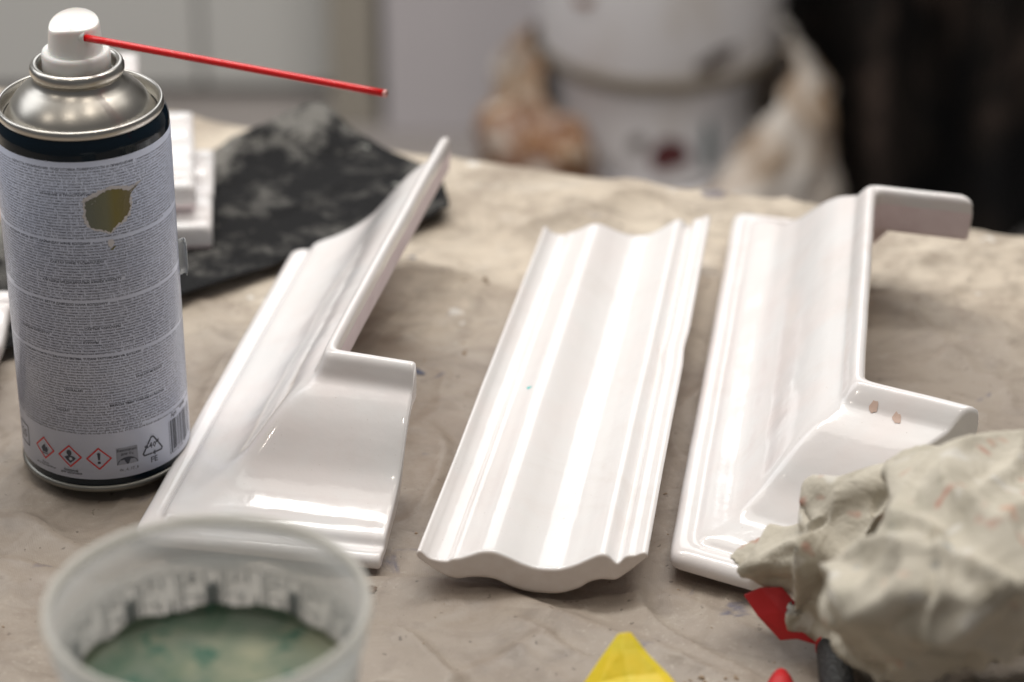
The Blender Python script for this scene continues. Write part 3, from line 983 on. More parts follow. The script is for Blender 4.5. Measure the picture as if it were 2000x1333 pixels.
for i in range(n):
    k = (i + 1) % n
    F.append((base_k + i, base_k + k, t0_ + k, t0_ + i))
    for j in range(len(ff_) - 1):
        F.append((t0_ + j * n + i, t0_ + j * n + k, t0_ + (j + 1) * n + k, t0_ + (j + 1) * n + i))
    F.append((t0_ + (len(ff_) - 1) * n + i, t0_ + (len(ff_) - 1) * n + k, len(V) - 1))
capo = mesh("nozzle_cap", V, F, pl, can)
capo.data.set_sharp_from_angle(angle=R(35))
# round recess on the cap for the straw
sd = Vector((math.cos(SA), math.sin(SA), 0))
sn = Vector((-sd.y, sd.x, 0))
hz = 0.1772


def tube(name, p0, p1, r0, r1, n, mat, parent, cap=True, ri=None, rings=1):
    p0, p1 = Vector(p0), Vector(p1)
    ax = (p1 - p0).normalized()
    a = ax.orthogonal().normalized()
    b_ = ax.cross(a)
    V, F = [], []
    seq = [(p0 + (p1 - p0) * k / rings, r0 + (r1 - r0) * k / rings) for k in range(rings + 1)]
    if ri: seq += [(p1, ri), (p1 - ax * 0.006, ri)]
    for c0, r_ in seq:
        for i in range(n):
            t = 2 * math.pi * i / n
            V.append(c0 + a * r_ * math.cos(t) + b_ * r_ * math.sin(t))
    for j in range(len(seq) - 1):
        for i in range(n):
            k = (i + 1) % n
            F.append((j * n + i, j * n + k, (j + 1) * n + k, (j + 1) * n + i))
    if cap: F.append(tuple(range(n))[::-1]); F.append(tuple(range((len(seq) - 1) * n, len(seq) * n)))
    return mesh(name, V, F, mat, parent)


S0, S1 = Vector((0.0047, -0.0075, 0.1787)), Vector((0.1150, -0.0520, 0.1765))
sax = (S1 - S0).normalized()
tube("nozzle_socket", S0 - sax * 0.0055, S0 + sax * 0.0004, 0.0026, 0.0022, 32, pl, can, ri=0.0014)
redp = MB("red_plastic", (0.74, 0.006, 0.008), 0.25, coat=0.3, sss=0.1)
straw = tube("straw", S0 - sax * 0.002, S1, 0.00135, 0.00135, 24, redp.m, can, ri=0.0008, rings=10)
tube("straw_tip", S1 - sax * 0.0001, S1 + sax * 0.0008, 0.00136, 0.00134, 24, MB("pale_cut_plastic", (0.85, 0.45, 0.42), 0.4).m, can, ri=0.0008)

# ------------------------------------------------------------------ dark mesh cloth under the left moulding
mm_ = MB("dark_mesh_fabric", (0.03, 0.03, 0.032), 1.0, spec=0.08)
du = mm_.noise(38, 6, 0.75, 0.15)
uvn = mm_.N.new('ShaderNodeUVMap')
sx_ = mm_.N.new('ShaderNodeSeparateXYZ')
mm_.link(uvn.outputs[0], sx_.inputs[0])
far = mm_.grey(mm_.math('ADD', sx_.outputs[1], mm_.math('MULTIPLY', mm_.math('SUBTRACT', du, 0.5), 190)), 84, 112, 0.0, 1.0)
dust_and_lit = mm_.math('MAXIMUM', mm_.grey(du, 0.50, 0.82), far)  # dust patches, plus light on the raised far edge painted as grey
col = mm_.mix(dust_and_lit, (0.026, 0.026, 0.027), (0.27, 0.26, 0.24))
sp3 = mm_.noise(70, 3, 0.5, off=(4, 4, 1))
col = mm_.mix(mm_.grey(sp3, 0.70, 0.73), col, (0.46, 0.47, 0.43))
gx = mm_.math('SINE', mm_.math('MULTIPLY', sx_.outputs[0], 2 * math.pi / 1.8))
gy = mm_.math('SINE', mm_.math('MULTIPLY', sx_.outputs[1], 2 * math.pi / 1.8))
hole = mm_.grey(mm_.math('MINIMUM', gx, gy), -0.15, 0.35)
hole_c = mm_.mix(mm_.math('MULTIPLY', hole, 0.75), col, (0.012, 0.012, 0.012))
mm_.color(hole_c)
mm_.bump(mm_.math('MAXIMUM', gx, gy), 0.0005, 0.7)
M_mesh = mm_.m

C = np.array([[-0.149, 0.115], [-0.285, 0.235], [-0.093, 0.305], [-0.022, 0.246], [-0.062, 0.150]])


def mesh_sheet(name, A, B2, C2, D2, nx, ny, zf, mat):
    V, UV = [], []
    for j in range(ny + 1):
        for i in range(nx + 1):
            s, t = i / nx, j / ny
            P = (1 - s) * (1 - t) * np.array(A) + s * (1 - t) * np.array(B2) + s * t * np.array(C2) + (1 - s) * t * np.array(D2)
            j1 = 0.0022 * noise.noise(Vector((P[0] * 60, P[1] * 60, 3)))
            edge = min(s, 1 - s, t, 1 - t)
            if edge < 0.02: P = P + j1
            P = P + np.array([0.9, 0.3]) * 0.016 * math.sin(math.pi * t ** 0.8) * s ** 10
            V.append((P[0], P[1], zf(P[0], P[1], s, t)))
            UV.append((s * 262, t * 112))
    F = [(j * (nx + 1) + i, j * (nx + 1) + i + 1, (j + 1) * (nx + 1) + i + 1, (j + 1) * (nx + 1) + i) for j in range(ny) for i in range(nx)]
    o = mesh(name, V, F, mat)
    uv = o.data.uv_layers.new(name="UVMap")
    for lp in o.data.loops: uv.data[lp.index].uv = UV[lp.vertex_index]
    s_ = o.modifiers.new("thick", 'SOLIDIFY'); s_.thickness = 0.0007
    return o


def msz(x, y, s, t):
    z = max(cloth_z(x, y), 0) + 0.0014 + 0.0008 * noise.noise(Vector((x * 30, y * 30, 0)))
    z += 0.016 * (max(0, t - 0.68) / 0.32) ** 1.3 * max(0, 1 - abs(s - 0.96) / 0.30) + 0.0022 * max(0, 1 - abs(fbm(x * 22, y * 18, 4, 2)) * 5) ** 2
    return z


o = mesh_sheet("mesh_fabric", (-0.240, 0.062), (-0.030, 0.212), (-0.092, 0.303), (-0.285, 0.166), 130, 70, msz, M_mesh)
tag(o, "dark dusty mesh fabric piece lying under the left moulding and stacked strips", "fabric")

# ------------------------------------------------------------------ measuring cup in the foreground
def milky(name, col, rough, clear):
    q = MB(name, col, rough)
    tr = q.N.new('ShaderNodeBsdfTransparent')
    tl = q.N.new('ShaderNodeBsdfTranslucent')
    tl.inputs[0].default_value = (*col, 1)
    m1, m2 = q.N.new('ShaderNodeMixShader'), q.N.new('ShaderNodeMixShader')
    m1.inputs[0].default_value = 0.45
    q.link(q.b.outputs[0], m1.inputs[1]); q.link(tl.outputs[0], m1.inputs[2])
    lw = q.N.new('ShaderNodeLayerWeight'); lw.inputs[0].default_value = 0.35
    f = q.grey(lw.outputs['Facing'], 0.0, 1.0, clear, clear * 0.35)
    q.link(f, m2.inputs[0]); q.link(m1.outputs[0], m2.inputs[1]); q.link(tr.outputs[0], m2.inputs[2])
    q.link(m2.outputs[0], q.N['Material Output'].inputs[0])
    q.bump(q.noise(90, 3, 0.5), 0.0006, 0.3)
    return q.m


cup = empty("measuring_cup", (-0.0885, -0.2735, 0.0008))
tag(cup, "clear plastic measuring cup with green liquid and black scale marks in the foreground", "cup")
cpm_m = milky("frosted_plastic", (0.84, 0.85, 0.84), 0.15, 0.60)
rim_m = milky("milky_plastic_rim", (0.80, 0.785, 0.74), 0.3, 0.38)
prof_out = [(34.5, 0), (36.5, 0.6), (37.2, 3), (41.2, 60), (44.6, 101), (45.0, 103), (46.2, 104), (46.4, 112)]
prof_in = [(45.6, 112), (45.4, 104.6), (44.2, 103.6), (43.8, 101), (40.4, 60), (36.4, 4), (35.4, 2.2), (0, 1.6)]
lathe("cup_wall", [(0, 0)] + prof_out + prof_in, 128, cpm_m, cup)
lathe("rim", [(45.5, 112.0), (45.3, 113.6), (45.8, 115.0), (46.8, 115.4), (47.8, 114.8), (48.0, 113.2), (47.4, 112.0), (46.5, 111.6)], 128, rim_m, cup, closed=True)
gl = MB("murky_green_liquid", (0.10, 0.17, 0.11), 0.55, spec=0.25)
gn = gl.noise(48, 6, 0.75, 1.2)
gcol = gl.mix(gl.grey(gn, 0.3, 0.7), (0.060, 0.110, 0.070), (0.15, 0.175, 0.135))
gcol = gl.mix(gl.grey(gl.noise(20, 3, 0.5, off=(4, 0, 3)), 0.52, 0.68), gcol, (0.27, 0.27, 0.18))
gcol = gl.mix(gl.grey(gl.noise(75, 5, 0.65, off=(1, 7, 3)), 0.54, 0.62), gcol, (0.045, 0.11, 0.075))
gl.color(gcol)
lathe("liquid", [(0, 2.2), (35, 2.6), (36.1, 4.4), (41.4, 80.0), (41.6, 82.6), (40.9, 81.9), (38, 81.4), (0, 81.2)], 96, gl.m, cup)
# residue clinging to the wall just above the liquid
V, F = [], []
for i in range(181):
    a = 2 * math.pi * i / 180
    top = 83.0 + 4.5 * (0.5 + fbm(math.cos(a) * 3, math.sin(a) * 3, 2, 4))
    for z in (79.5, top):
        r_ = (36.4 + (40.4 - 36.4) * (z - 4) / 56 - 0.25) * MM
        V.append((r_ * math.cos(a), r_ * math.sin(a), z * MM))
for i in range(180): F.append((i * 2, i * 2 + 2, i * 2 + 3, i * 2 + 1))
o = mesh("residue", V, F, gl.m, cup)
# printed scale on the outside: table of proportions, mirrored as seen through the wall
BPOS = []


def cwrap(a, z, off=0.15):
    r_ = (37.2 + (41.2 - 37.2) * (z - 3) / 57 + off) * MM
    return (r_ * math.cos(a), r_ * math.sin(a), z * MM)


def cpoly(s0, z0, s1, z1, n=3):
    out_v, out_f = [], []
    for k in range(n + 1):
        s = s0 + (s1 - s0) * k / n
        out_v += [cwrap(math.pi / 2 - s / 42.0, z0), cwrap(math.pi / 2 - s / 42.0, z1)]
    for k in range(n): out_f.append((2 * k, 2 * k + 2, 2 * k + 3, 2 * k + 1))
    return out_v, out_f


V, F = [], []


def addp(pf):
    k = len(V)
    V.extend(pf[0])
    F.extend([tuple(q + k for q in f) for f in pf[1]])


heads = ["1:1", "2:1", "3:1", "4:1", "5:1", "ml", "6:1", "7:1", "8:1"]
colw = 12.8
for ci in range(-5, 6):
    s = ci * colw
    addp(cpoly(s, 30, s + 0.7, 97))
    addp(cpoly(s + colw - 1.4, 30, s + colw - 0.9, 97))
    wbar = 2.4 if ci % 2 else 1.8
    addp(cpoly(s + 9.0, 30, s + 9.0 + wbar * 0.6, 93 if ci % 2 else 88))
    if ci % 2: addp(cpoly(s + 7.0, 60, s + 11.2, 92))
    addp(cpoly(s + 4.4, 62, s + 4.7, 90, 1)); addp(cpoly(s + 6.3, 58, s + 6.6, 86, 1))
    addp(cpoly(s + 0.7, 97.0, s + colw - 1.2, 97.5))
    for zz in range(32, 96, 4):
        addp(cpoly(s + 0.7, zz, s + 2.4 + (zz % 8 == 0) * 1.4, zz + 0.5, 1))
    t, f_ = text_mesh(heads[ci % 9], 5.2, 0.12)
    k = len(V)
    V += [cwrap(math.pi / 2 - (s + 2.0 + c_[0]) / 42.0, 92.4 + c_[1]) for c_ in t]
    F += [tuple(q + k for q in ff) for ff in f_]
    t, f_ = text_mesh("%d" % (random.randint(1, 9)) + "\n\n%d" % random.randint(1, 9), 3.6, 0.10)
    k = len(V)
    V += [cwrap(math.pi / 2 - (s + 4.6 + c_[0]) / 42.0, 86 + c_[1]) for c_ in t]
    F += [tuple(q + k for q in ff) for ff in f_]
mesh("scale_print", V, F, MB("cup_ink", (0.03, 0.035, 0.05), 0.5).m, cup, smooth=False)


# ------------------------------------------------------------------ speckled rag at the lower right
def lumps(name, blobs, voxel, mat, disp, kind_noise, floor=0.002):
    bm = bmesh.new()
    for (x, y, z, rx, ry, rz, az, ay) in blobs:
        r_ = bmesh.ops.create_icosphere(bm, subdivisions=4, radius=1.0)
        M = Matrix.Translation((x, y, z)) @ Matrix.Rotation(R(az), 4, 'Z') @ Matrix.Rotation(R(ay), 4, 'Y') @ Matrix.Diagonal((rx, ry, rz, 1))
        bmesh.ops.transform(bm, matrix=M, verts=r_['verts'])
    me = bpy.data.meshes.new(name)
    bm.to_mesh(me)
    bm.free()
    o = bpy.data.objects.new(name, me)
    COL.objects.link(o)
    md = o.modifiers.new("r", 'REMESH'); md.mode = 'VOXEL'; md.voxel_size = voxel
    sm_ = o.modifiers.new("s", 'SMOOTH'); sm_.iterations = 3
    dg = bpy.context.evaluated_depsgraph_get()
    me2 = bpy.data.meshes.new_from_object(o.evaluated_get(dg))
    bpy.data.objects.remove(o)
    n = len(me2.vertices)
    me2.update()
    no = [v.normal.copy() for v in me2.vertices]
    for v, nn in zip(me2.vertices, no):
        q = v.co
        dd = kind_noise(q)
        v.co = q + nn * dd * disp
        if v.co.z < floor: v.co.z = floor + 0.1 * (v.co.z - floor)
    me2.materials.append(mat)
    me2.polygons.foreach_set('use_smooth', np.ones(len(me2.polygons), dtype=bool))
    me2.name = name
    o = bpy.data.objects.new(name, me2)
    COL.objects.link(o)
    return o


rg = MB("speckled_rag_fabric", (0.42, 0.40, 0.34), 0.85, spec=0.25)
rc = rg.mix(rg.grey(rg.noise(22, 4, 0.6, 0.5), 0.35, 0.68), (0.56, 0.52, 0.44), (0.42, 0.385, 0.315))
rc = rg.mix(rg.math('MULTIPLY', rg.grey(rg.noise(40, 3, 0.6, off=(7, 0, 0)), 0.58, 0.72), 0.6), rc, (0.20, 0.17, 0.12))
for off, colr, th_ in (((1, 0, 0), (0.42, 0.13, 0.09), 0.69), ((0, 3, 0), (0.20, 0.25, 0.30), 0.705), ((0, 0, 5), (0.60, 0.58, 0.54), 0.66), ((6, 2, 5), (0.50, 0.28, 0.20), 0.71)):
    rc = rg.mix(rg.math('MULTIPLY', rg.grey(rg.noise(85, 1, 0.4, off=off), th_, th_ + 0.07), 0.6), rc, colr)
rc = rg.mix(rg.math('MULTIPLY', rg.grey(rg.noise(17, 4, 0.65, 0.9, off=(3, 8, 2)), 0.50, 0.66), 0.55), rc, (0.25, 0.235, 0.18))
rg.color(rc)
rg.bump(rg.noise(210, 3, 0.6), 0.0010, 0.6)
rg.bump(rg.noise(34, 3, 0.5, 1.5), 0.005, 0.5)
rg.bump(rg.noise(60, 4, 0.6), 0.003, 0.4)


def ragn(q):
    a = q * 22
    w = fbm(a.x, a.y, a.z, 2)
    r1 = 1 - abs(fbm(q.x * 26 + w, q.y * 20, q.z * 26 + 4, 3)) * 3
    r2 = 1 - abs(fbm(q.x * 60 + w, q.y * 60 + 8, q.z * 60, 2)) * 3
    return 0.9 * r1 + 0.25 * r2 + 0.6 * w - 0.5


RAGM = [
    [(0.1460, -0.0850, 0.010), (0.1440, -0.0900, 0.012), (0.1500, -0.0850, 0.012), (0.1620, -0.0780, 0.012), (0.1780, -0.0720, 0.012), (0.2000, -0.0620, 0.01)],
    [(0.1384, -0.1048, 0.050), (0.1312, -0.1222, 0.066), (0.1396, -0.1195, 0.072), (0.1523, -0.1153, 0.074), (0.1668, -0.1132, 0.074), (0.1903, -0.1024, 0.07)],
    [(0.1304, -0.1375, 0.058), (0.119, -0.1657, 0.078), (0.1301, -0.1847, 0.092), (0.1435, -0.1911, 0.098), (0.1566, -0.1911, 0.098), (0.1783, -0.1816, 0.092)],
    [(0.1204, -0.16, 0.052), (0.1072, -0.1932, 0.074), (0.1204, -0.2234, 0.094), (0.1359, -0.2326, 0.102), (0.1506, -0.2296, 0.1), (0.1722, -0.2175, 0.092)],
    [(0.1136, -0.1611, 0.034), (0.1012, -0.1946, 0.054), (0.1139, -0.2322, 0.08), (0.1322, -0.244, 0.09), (0.1499, -0.2398, 0.09), (0.1705, -0.2312, 0.086)],
    [(0.1173, -0.1536, 0.014), (0.1114, -0.1751, 0.026), (0.1218, -0.2118, 0.044), (0.1369, -0.225, 0.06), (0.1544, -0.2232, 0.066), (0.1758, -0.2119, 0.064)],
    [(0.1239, -0.1396, 0.004), (0.1231, -0.1456, 0.005), (0.1362, -0.1545, 0.007), (0.1546, -0.1482, 0.008), (0.1738, -0.1389, 0.008), (0.1948, -0.1311, 0.008)]]
RAGT = [
    [(0.0806, -0.1165, 0.020, 0.0085), (0.0865, -0.1143, 0.023, 0.0105), (0.0962, -0.1154, 0.026, 0.0130), (0.1083, -0.1189, 0.030, 0.0160), (0.123, -0.1253, 0.034, 0.020), (0.1351, -0.1353, 0.040, 0.024)],
    [(0.1084, -0.1245, 0.046, 0.0075), (0.1047, -0.1173, 0.048, 0.0080), (0.1082, -0.1144, 0.050, 0.009), (0.1157, -0.1149, 0.052, 0.009), (0.1255, -0.1169, 0.056, 0.012), (0.1353, -0.1182, 0.058, 0.014)],
    [(0.1120, -0.1170, 0.030, 0.012), (0.1200, -0.1200, 0.038, 0.016), (0.1330, -0.1250, 0.046, 0.020)],
    [(0.1043, -0.1228, 0.010, 0.006), (0.1104, -0.132, 0.012, 0.007), (0.1167, -0.1433, 0.012, 0.008), (0.122, -0.156, 0.016, 0.010)],
    [(0.1121, -0.1155, 0.016, 0.010), (0.1196, -0.1318, 0.018, 0.014), (0.1254, -0.1448, 0.020, 0.015)]]


def grid_surface(rows, step):
    """smooth surface through a grid of control points"""
    rows = [catmull(r_, 0.004) for r_ in rows]
    n = max(len(r_) for r_ in rows)
    rows = [resamp(r_, n) for r_ in rows]
    cols = [catmull([r_[i] for r_ in rows], step) for i in range(n)]
    m = max(len(c_) for c_ in cols)
    cols = [resamp(c_, m) for c_ in cols]
    return np.array(cols)      # n, m, 3


G = grid_surface(RAGM, 0.003)
n, m_ = G.shape[:2]
V = [tuple(q) for q in G.reshape(-1, 3)]
F = [(i * m_ + j, (i + 1) * m_ + j, (i + 1) * m_ + j + 1, i * m_ + j + 1) for i in range(n - 1) for j in range(m_ - 1)]
GC = np.array([0.155, -0.155, 0.020])
k0 = len(V)                     # a lower copy closes the volume
V += [tuple(np.array(q) * 0.80 + GC * 0.20 - np.array([0, 0, 0.002])) for q in V[:k0]]
F += [tuple(q + k0 for q in f[::-1]) for f in F[:]]
rim_ = [i * m_ for i in range(n)] + [(n - 1) * m_ + j for j in range(1, m_)] + [i * m_ + m_ - 1 for i in range(n - 2, -1, -1)] + [j for j in range(m_ - 2, 0, -1)]
for a, b_ in zip(rim_, rim_[1:] + rim_[:1]): F.append((b_, a, a + k0, b_ + k0))
for tb in RAGT:
    P = catmull(tb, 0.003)
    b0_ = len(V)
    N_ = 18
    for k in range(len(P)):
        c0 = Vector(P[k][:3])
        ax = (Vector(P[min(k + 1, len(P) - 1)][:3]) - Vector(P[max(k - 1, 0)][:3])).normalized()
        up = Vector((0, 0, 1))
        sd_ = ax.cross(up).normalized()
        up = sd_.cross(ax)
        for i in range(N_):
            a = 2 * math.pi * i / N_
            V.append(tuple(c0 + sd_ * P[k][3] * 1.10 * math.cos(a) + up * P[k][3] * 0.85 * math.sin(a)))
    for k in range(len(P) - 1):
        for i in range(N_):
            j = (i + 1) % N_
            F.append((b0_ + k * N_ + i, b0_ + k * N_ + j, b0_ + (k + 1) * N_ + j, b0_ + (k + 1) * N_ + i))
    F.append(tuple(b0_ + i for i in range(N_))[::-1])
    F.append(tuple(b0_ + (len(P) - 1) * N_ + i for i in range(N_)))
tmp = mesh("t", V, F, rg.m)
md = tmp.modifiers.new("r", 'REMESH'); md.mode = 'VOXEL'; md.voxel_size = 0.0016
md = tmp.modifiers.new("s", 'SMOOTH'); md.iterations = 6
me2 = bpy.data.meshes.new_from_object(tmp.evaluated_get(bpy.context.evaluated_depsgraph_get()))
bpy.data.objects.remove(tmp)
me2.update()
for v, nn in [(v, v.normal.copy()) for v in me2.vertices]:
    q = v.co.copy()
    w = fbm(q.x * 10, q.y * 10, q.z * 10, 1)
    r1 = max(0, 1 - abs(fbm(q.x * 15 + w, q.y * 5 + q.x * 9, q.z * 12 + 4, 1)) * 6.0) ** 1.0
    r3 = max(0, 1 - abs(fbm(q.x * 34 + w * 2, q.y * 14 - q.x * 20, q.z * 30 + 9, 1)) * 6.0) ** 1.0
    r2 = max(0, 1 - abs(fbm(q.x * 10 + q.y * 16 + w, q.y * 8 + 8, q.z * 22, 1)) * 7.0) ** 1.5
    v.co = q + nn * (0.0078 * r1 + 0.0050 * r2 + 0.0040 * w - 0.0055 + 0.0038 * r3)
    if v.co.z < 0.002: v.co.z = 0.002 + 0.1 * (v.co.z - 0.002)
me2.polygons.foreach_set('use_smooth', np.ones(len(me2.polygons), dtype=bool))
me2.name = "speckled_rag"
o = bpy.data.objects.new("speckled_rag", me2)
COL.objects.link(o)
tag(o, "crumpled beige rag with faded red and blue speckles at the lower right", "rag")

# ------------------------------------------------------------------ small coloured things at the bottom edge
def sheet(name, rows, th, mat, parent=None, bw=0.0006, sub=0):
    nr_, nc = len(rows), len(rows[0])
    V = [q for r_ in rows for q in r_]
    F = [(j * nc + i, j * nc + i + 1, (j + 1) * nc + i + 1, (j + 1) * nc + i) for j in range(nr_ - 1) for i in range(nc - 1)]
    o = mesh(name, V, F, mat, parent)
    if sub:
        s_ = o.modifiers.new("sub", 'SUBSURF'); s_.levels = sub; s_.render_levels = sub
    s_ = o.modifiers.new("thick", 'SOLIDIFY'); s_.thickness = th; s_.offset = 0
    return o


yl = MB("yellow_rubber", (0.80, 0.60, 0.01), 0.5)
yl.bump(yl.noise(120, 4, 0.6), 0.001, 0.5)
yl.color(yl.mix(yl.grey(yl.noise(50, 3, 0.5), 0.4, 0.7), (0.78, 0.56, 0.01), (0.62, 0.56, 0.03)))
o = sheet("yellow_scraper", [
    [(0.0150, -0.1850, 0.001), (0.0270, -0.1900, 0.011), (0.0420, -0.1900, 0.0165), (0.0555, -0.1870, 0.0150), (0.0590, -0.1850, 0.0140), (0.0640, -0.1780, 0.003)],
    [(0.0220, -0.1720, 0.008), (0.0300, -0.1765, 0.0165), (0.0390, -0.1785, 0.0205), (0.0490, -0.1760, 0.0195), (0.0520, -0.1745, 0.0185), (0.0565, -0.1690, 0.009)],
    [(0.0300, -0.1665, 0.0185), (0.0335, -0.1685, 0.0235), (0.0372, -0.1705, 0.0258), (0.0422, -0.1695, 0.0252), (0.0440, -0.1685, 0.0240), (0.0470, -0.1650, 0.0180)],
    [(0.0362, -0.1640, 0.0272), (0.0367, -0.1645, 0.0282), (0.0376, -0.1652, 0.0290), (0.0388, -0.1650, 0.0290), (0.0396, -0.1642, 0.0285), (0.0402, -0.1638, 0.0272)],
], 0.0014, yl.m)
for f_ in o.data.polygons: f_.use_smooth = False
bevel(o, 0.0004, 2, 20)
tag(o, "folded yellow rubber scraper corner pointing up at the bottom picture edge", "scraper")

rdm = MB("red_cloth_tape", (0.46, 0.012, 0.015), 0.55)
rdm.bump(rdm.noise(90, 3, 0.5), 0.001, 0.4)
tool = empty("handle_tool", (0.105, -0.150, 0))
tag(tool, "black textured tool handle with red end sticking out from under the speckled rag", "tool")
o = sheet("red_flap", [
    [(-0.0232, 0.0255, 0.017), (-0.0175, 0.0250, 0.0205), (-0.0100, 0.0245, 0.021)],
    [(-0.0185, 0.0205, 0.0115), (-0.0105, 0.0190, 0.0145), (-0.0020, 0.0180, 0.014)],
    [(-0.0105, 0.0155, 0.0045), (-0.0050, 0.0135, 0.0065), (0.0030, 0.0115, 0.005)]], 0.0010, rdm.m, tool)
for f_ in o.data.polygons: f_.use_smooth = False
bevel(o, 0.0004, 2, 12)
bkh = MB("black_rubber_grip", (0.012, 0.012, 0.012), 0.6)
vv = bkh.N.new('ShaderNodeTexVoronoi'); vv.inputs['Scale'].default_value = 700
bkh.link(bkh.tc.outputs['Object'], vv.inputs['Vector'])
bkh.bump(vv.outputs['Distance'], 0.0008, 0.8)
o = tube("grip", (0.0070, 0.0080, 0.007), (0.0045, -0.065, 0.007), 0.0058, 0.0068, 32, bkh.m, tool, rings=12)
bevel(o, 0.0012, 3, 50)
o = tube("collar", (0.0072, 0.0125, 0.007), (0.0070, 0.0075, 0.007), 0.0054, 0.0062, 32, rdm.m, tool)
o = sheet("red_strip", [
    [(0.0820, -0.1800, 0.002), (0.0905, -0.1810, 0.007), (0.0990, -0.1780, 0.002)],
    [(0.0860, -0.1640, 0.003), (0.0922, -0.1645, 0.008), (0.0975, -0.1615, 0.003)],
    [(0.0905, -0.1560, 0.006), (0.0930, -0.1555, 0.008), (0.0955, -0.1560, 0.005)]], 0.0015, rdm.m, sub=1)
tag(o, "small red plastic strip tip at the bottom picture edge, right of the yellow scraper", "strip")

for k, (x, y, rx, ry) in enumerate([(0.150, 0.040, 0.0042, 0.0034), (-0.052, -0.093, 0.0026, 0.0020), (0.154, 0.046, 0.002, 0.0016), (-0.046, 0.176, 0.0028, 0.0022), (0.176, 0.012, 0.0022, 0.0014), (0.182, 0.008, 0.0012, 0.001), (-0.040, 0.072, 0.004, 0.0014)]):
    V = [(x, y, cloth_z(x, y) + 0.0004)]
    for q in range(20):
        a = 2 * math.pi * q / 20
        f_ = 1 + 0.35 * noise.noise(Vector((math.cos(a) * 2, math.sin(a) * 2, k * 3.1)))
        px_, py_ = x + rx * f_ * math.cos(a), y + ry * f_ * math.sin(a)
        V.append((px_, py_, cloth_z(px_, py_) + 0.0004))
    mesh("clay_drip", V, [(0, q + 1, (q + 1) % 20 + 1) for q in range(20)], (M_drip_b if k in (3, 6) else M_drip), bpy.data.objects["drop_cloth"])

# crumbs of dried clay on the cloth
M_crumb = MB("dry_clay_crumb", (0.30, 0.22, 0.15), 0.9).m
CR = [(-0.208, -0.075, 2.6), (0.030, -0.066, 1.4), (0.050, -0.045, 1.2), (0.052, -0.030, 1.0), (0.054, 0.010, 1.1), (0.052, -0.055, 0.8), (-0.03, -0.06, 1.2), (-0.02, 0.09, 1.4),
      (-0.012, 0.155, 1.6), (0.06, -0.152, 1.0), (0.066, -0.150, 1.4), (0.072, -0.153, 0.9), (0.078, -0.151, 1.2), (0.052, -0.149, 0.8)]
V, F = [], []
for k in range(240):
    if k < 60:
        t = CR[k % 14]
        x, y, s = t[0] + random.gauss(0, 0.004), t[1] + random.gauss(0, 0.004), t[2] * random.uniform(0.25, 0.8)
        if k < 14: x, y, s = t
    else:
        x, y, s = random.uniform(-0.27, 0.27), random.uniform(-0.20, 0.20), random.uniform(0.2, 0.7)
    bx = [(math.cos(a) * s * random.uniform(0.6, 1.1) * MM, math.sin(a) * s * random.uniform(0.5, 1.0) * MM) for a in np.linspace(0, 2 * math.pi, 6, endpoint=False)]
    z = cloth_z(x, y)
    b0_ = len(V)
    for dx, dy in bx: V.append((x + dx, y + dy, z))
    for dx, dy in bx: V.append((x + dx * .6, y + dy * .6, z + s * 0.5 * MM))
    for i in range(6): F.append((b0_ + i, b0_ + (i + 1) % 6, b0_ + 6 + (i + 1) % 6, b0_ + 6 + i))
    F.append(tuple(b0_ + 6 + i for i in range(6)))
o = mesh("clay_crumbs", V, F, M_crumb, smooth=False)
tag(o, "dry brown clay crumbs scattered over the drop cloth", "crumbs", kind="stuff")

# ------------------------------------------------------------------ out-of-focus background
FZ = -0.75
fl = MB("floor_screed", (0.30, 0.27, 0.255), 0.5)
fl.color(fl.mix(fl.grey(fl.noise(3, 5, 0.6), 0.3, 0.7), (0.34, 0.31, 0.295), (0.25, 0.225, 0.21)))
fo = mesh("floor", [(-3, -2.5, FZ), (3, -2.5, FZ), (3, 3.2, FZ), (-3, 3.2, FZ)], [(0, 1, 2, 3)], fl.m, smooth=False)
tag(fo, kind="structure")
wl = MB("painted_wall", (0.55, 0.55, 0.53), 0.6)
wl.color(wl.mix(wl.grey(wl.noise(2, 4, 0.5), 0.3, 0.7), (0.52, 0.52, 0.50), (0.44, 0.44, 0.42)))
wo = boxm("wall", [(-3, 2.35, FZ), (3, 2.35, FZ), (3, 2.45, FZ), (-3, 2.45, FZ), (-3, 2.35, 0.9), (3, 2.35, 0.9), (3, 2.45, 0.9), (-3, 2.45, 0.9)], wl.m)
tag(wo, kind="structure")

X = Vector((1, 0, 0)); Y = Vector((0, 1, 0))
pan = MB("white_board", (0.60, 0.60, 0.58), 0.35).m
pan2 = MB("lilac_white_board", (0.58, 0.55, 0.57), 0.35).m
cab = empty("white_cabinet", (-0.55, 2.02, FZ))
tag(cab, "grey-white cabinet with flat doors and a plinth, blurred behind the spray can", "cabinet")
obox("carcass", (0.04, 0.14), 0.46, 0.12, 0.012, 1.10, pan, cab, 0.003, X, Y)
obox("plinth", (0.04, 0.15), 0.44, 0.10, 0.0, 0.0115, MB("plinth_board", (0.25, 0.23, 0.19), 0.6).m, cab, 0, X, Y)
for x in (-0.245, 0.050, 0.345):
    obox("door", (x, 0.008), 0.1445, 0.009, 0.014, 1.09, pan, cab, 0.002, X, Y)
post = obox("door_post", (-0.176, 1.97), 0.026, 0.03, FZ, 0.5, MB("greige_post", (0.36, 0.33, 0.28), 0.6).m, None, 0.003, X, Y)
tag(post, "narrow greige post between the grey cabinet and the lilac-white board", "post")
pb = obox("leaning_board", (-0.035, 1.93), 0.105, 0.012, FZ, 0.5, pan2, None, 0.003, X, Y)
tag(pb, "upright lilac-white board left of the stained white buckets", "board")

